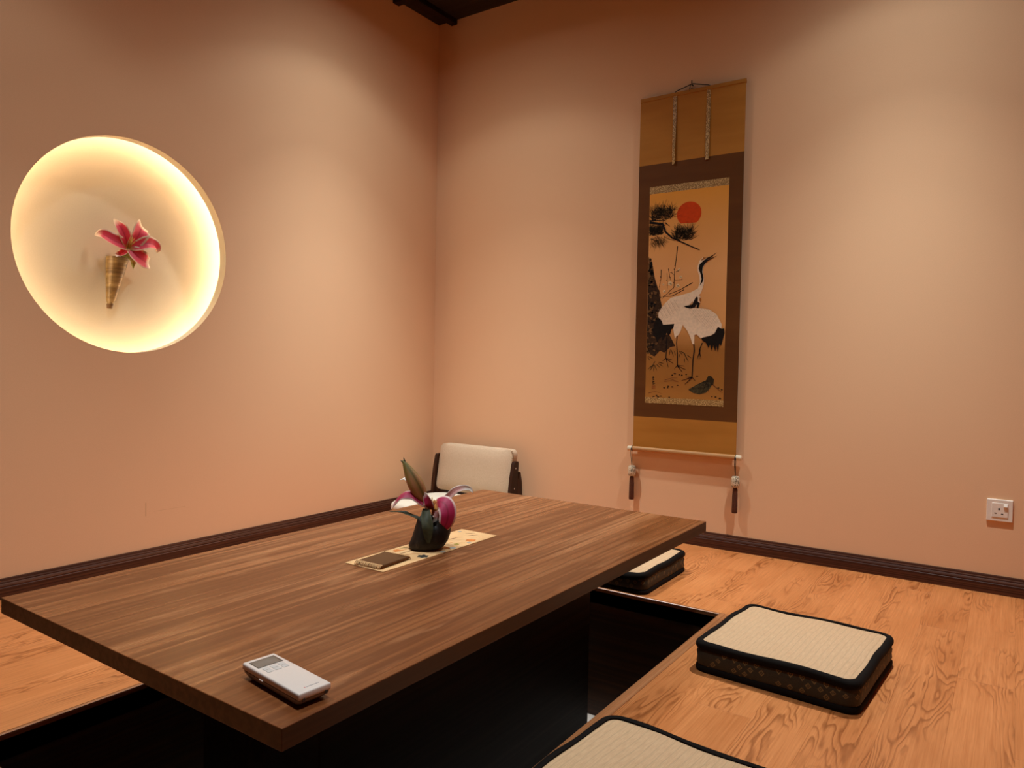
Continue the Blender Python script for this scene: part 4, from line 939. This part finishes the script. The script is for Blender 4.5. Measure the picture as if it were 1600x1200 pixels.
for p in PAINT['c1beak']: q.poly(p, 'bark', 7)
q.poly(PAINT['c1red'], 'crown', 8)
feathers(q, -88, 462, 62, 36, .55, 7, 6); q.done('painted_crane')
q = Brush()
for p, wd in PAINT['legs'][2:]: q.line(p, wd, 'black', 6, .9)
for p, wd in PAINT['toes'][8:]: q.line(p, wd, 'black', 6, .4)
q.poly(PAINT['c2tail'], 'black', 8); q.poly(PAINT['c2w'], 'white', 9); q.poly(PAINT['c2h'], 'white', 9); q.poly(PAINT['c2n'], 'black', 10); q.poly(PAINT['c2red'], 'crown', 11)
feathers(q, 92, 432, 80, 42, -.62, 8, 10); q.done('painted_crane')
q = Brush()
for p, wd in PAINT['bamboo']:
    mid = ((p[0][0] + p[1][0]) / 2, (p[0][1] + p[1][1]) / 2); q.line([p[0], mid], wd * .5, 'leaf', 3, 1.6); q.line([mid, p[1]], wd * .8, 'leaf', 3, .1)
q.done('painted_bamboo_leaves')
q = Brush()
for u, v in PAINT['pebbles']: q.blob((u, v), R.uniform(4, 8), R.uniform(2.2, 3.4), 'black', 2, 9)
for p, wd in PAINT['reeds']: q.line(p, wd, 'reed', 2, .3)
q.done('painted_pebbles')['kind'] = 'stuff'
q = Brush(); q.poly(PAINT['straw'], 'straw', 2); q.poly(PAINT['strawhead'], 'needle', 3); q.line(PAINT['strawtail'], 2, 'reed', 3)
for k_ in range(6):
    a_, c_ = PAINT['straw'][3], PAINT['straw'][[0, 8, 7, 7, 6, 6][k_]]; q.line([(a_[0] - 10, a_[1] - 8), (c_[0] + k_ * 3, c_[1] + 4)], .9, 'black', 3, .3)
q.done('painted_turtle')
q = Brush()
for p, wd in PAINT['sign']: q.line(p, wd, 'black', 2, .7)
q.poly(PAINT['seal'], 'seal', 2); q.done('painted_signature')

# scroll weights: ceramic bead and tassel hanging from each end of the rod
def bead_mat():
    t = NT('patterned_ceramic'); vo = t.n('ShaderNodeTexVoronoi'); t.l(t.coord((1, 1, 1)), vo.inputs['Vector']); vo.inputs['Scale'].default_value = 170
    return t.fin(t.ramp(vo.outputs['Distance'], [(0.30, W4(0.05, 0.03, 0.015)), (0.42, W4(0.55, 0.42, 0.28)), (0.7, W4(0.70, 0.55, 0.38))]), .3, .5)
M['bead'] = bead_mat()
M['tassel'] = grainy('rust_tassel_thread', W4(0.085, 0.024, 0.009), .8, .35, 300, .3)
for wx, lab in ((L_ - 0.001, 'ceramic scroll weight with rust tassel at the rod end nearer the floor chair'), (R_ + 0.001, 'ceramic scroll weight with rust tassel at the rod end nearer the wall socket')):
    e = empty('scroll_weight', (wx, RY, 0.185), lab, 'scroll weight', 'scroll weights')
    b = MB(); b.tube([(wx - .002, RY - .013, .447), (wx - .004, RY - .0135, .425), (wx, RY - .003, .356)], .0013, 6); b.tube([(wx + .002, RY - .013, .447), (wx + .004, RY - .0135, .425), (wx, RY - .003, .356)], .0013, 6)
    b.tube([(wx, RY + .0136 * math.cos(a), RZ_ + .0136 * math.sin(a)) for a in [math.pi * (.5 + k_ / 8) for k_ in range(0, 9)]], .0013, 6); b.build('cord', M['cord'], e)
    rg = []
    for r, z in ((.006, .357), (.015, .356), (.0185, .350), (.0200, .338), (.0200, .322), (.0185, .310), (.0150, .304), (.006, .303)): rg.append(ringat(Vector((wx, RY, z)), r, 0, 24))
    autosmooth(MB().loft(rg).build('ceramic_bead', M['bead'], e), 50)
    rg = []
    for r, z in ((.0085, .304), (.0100, .298), (.0115, .292), (.0112, .286)): rg.append(ringat(Vector((wx, RY, z)), r, 0, 20))
    autosmooth(MB().loft(rg).build('tassel_cap', M['tassel'], e), 50)
    b = MB(); rg = []
    for z, r in ((.290, .0105), (.26, .0118), (.22, .0124), (.186, .0126), (.185, .0120)):
        rg.append([(wx + r * (1 + .06 * math.cos(9 * a)) * math.cos(a), RY + r * (1 + .06 * math.cos(9 * a)) * math.sin(a), z + (.002 * math.sin(13 * a) if z < .2 else 0)) for a in [2 * math.pi * k_ / 72 for k_ in range(72)]])
    autosmooth(b.loft(rg).build('tassel', M['tassel'], e), 40)
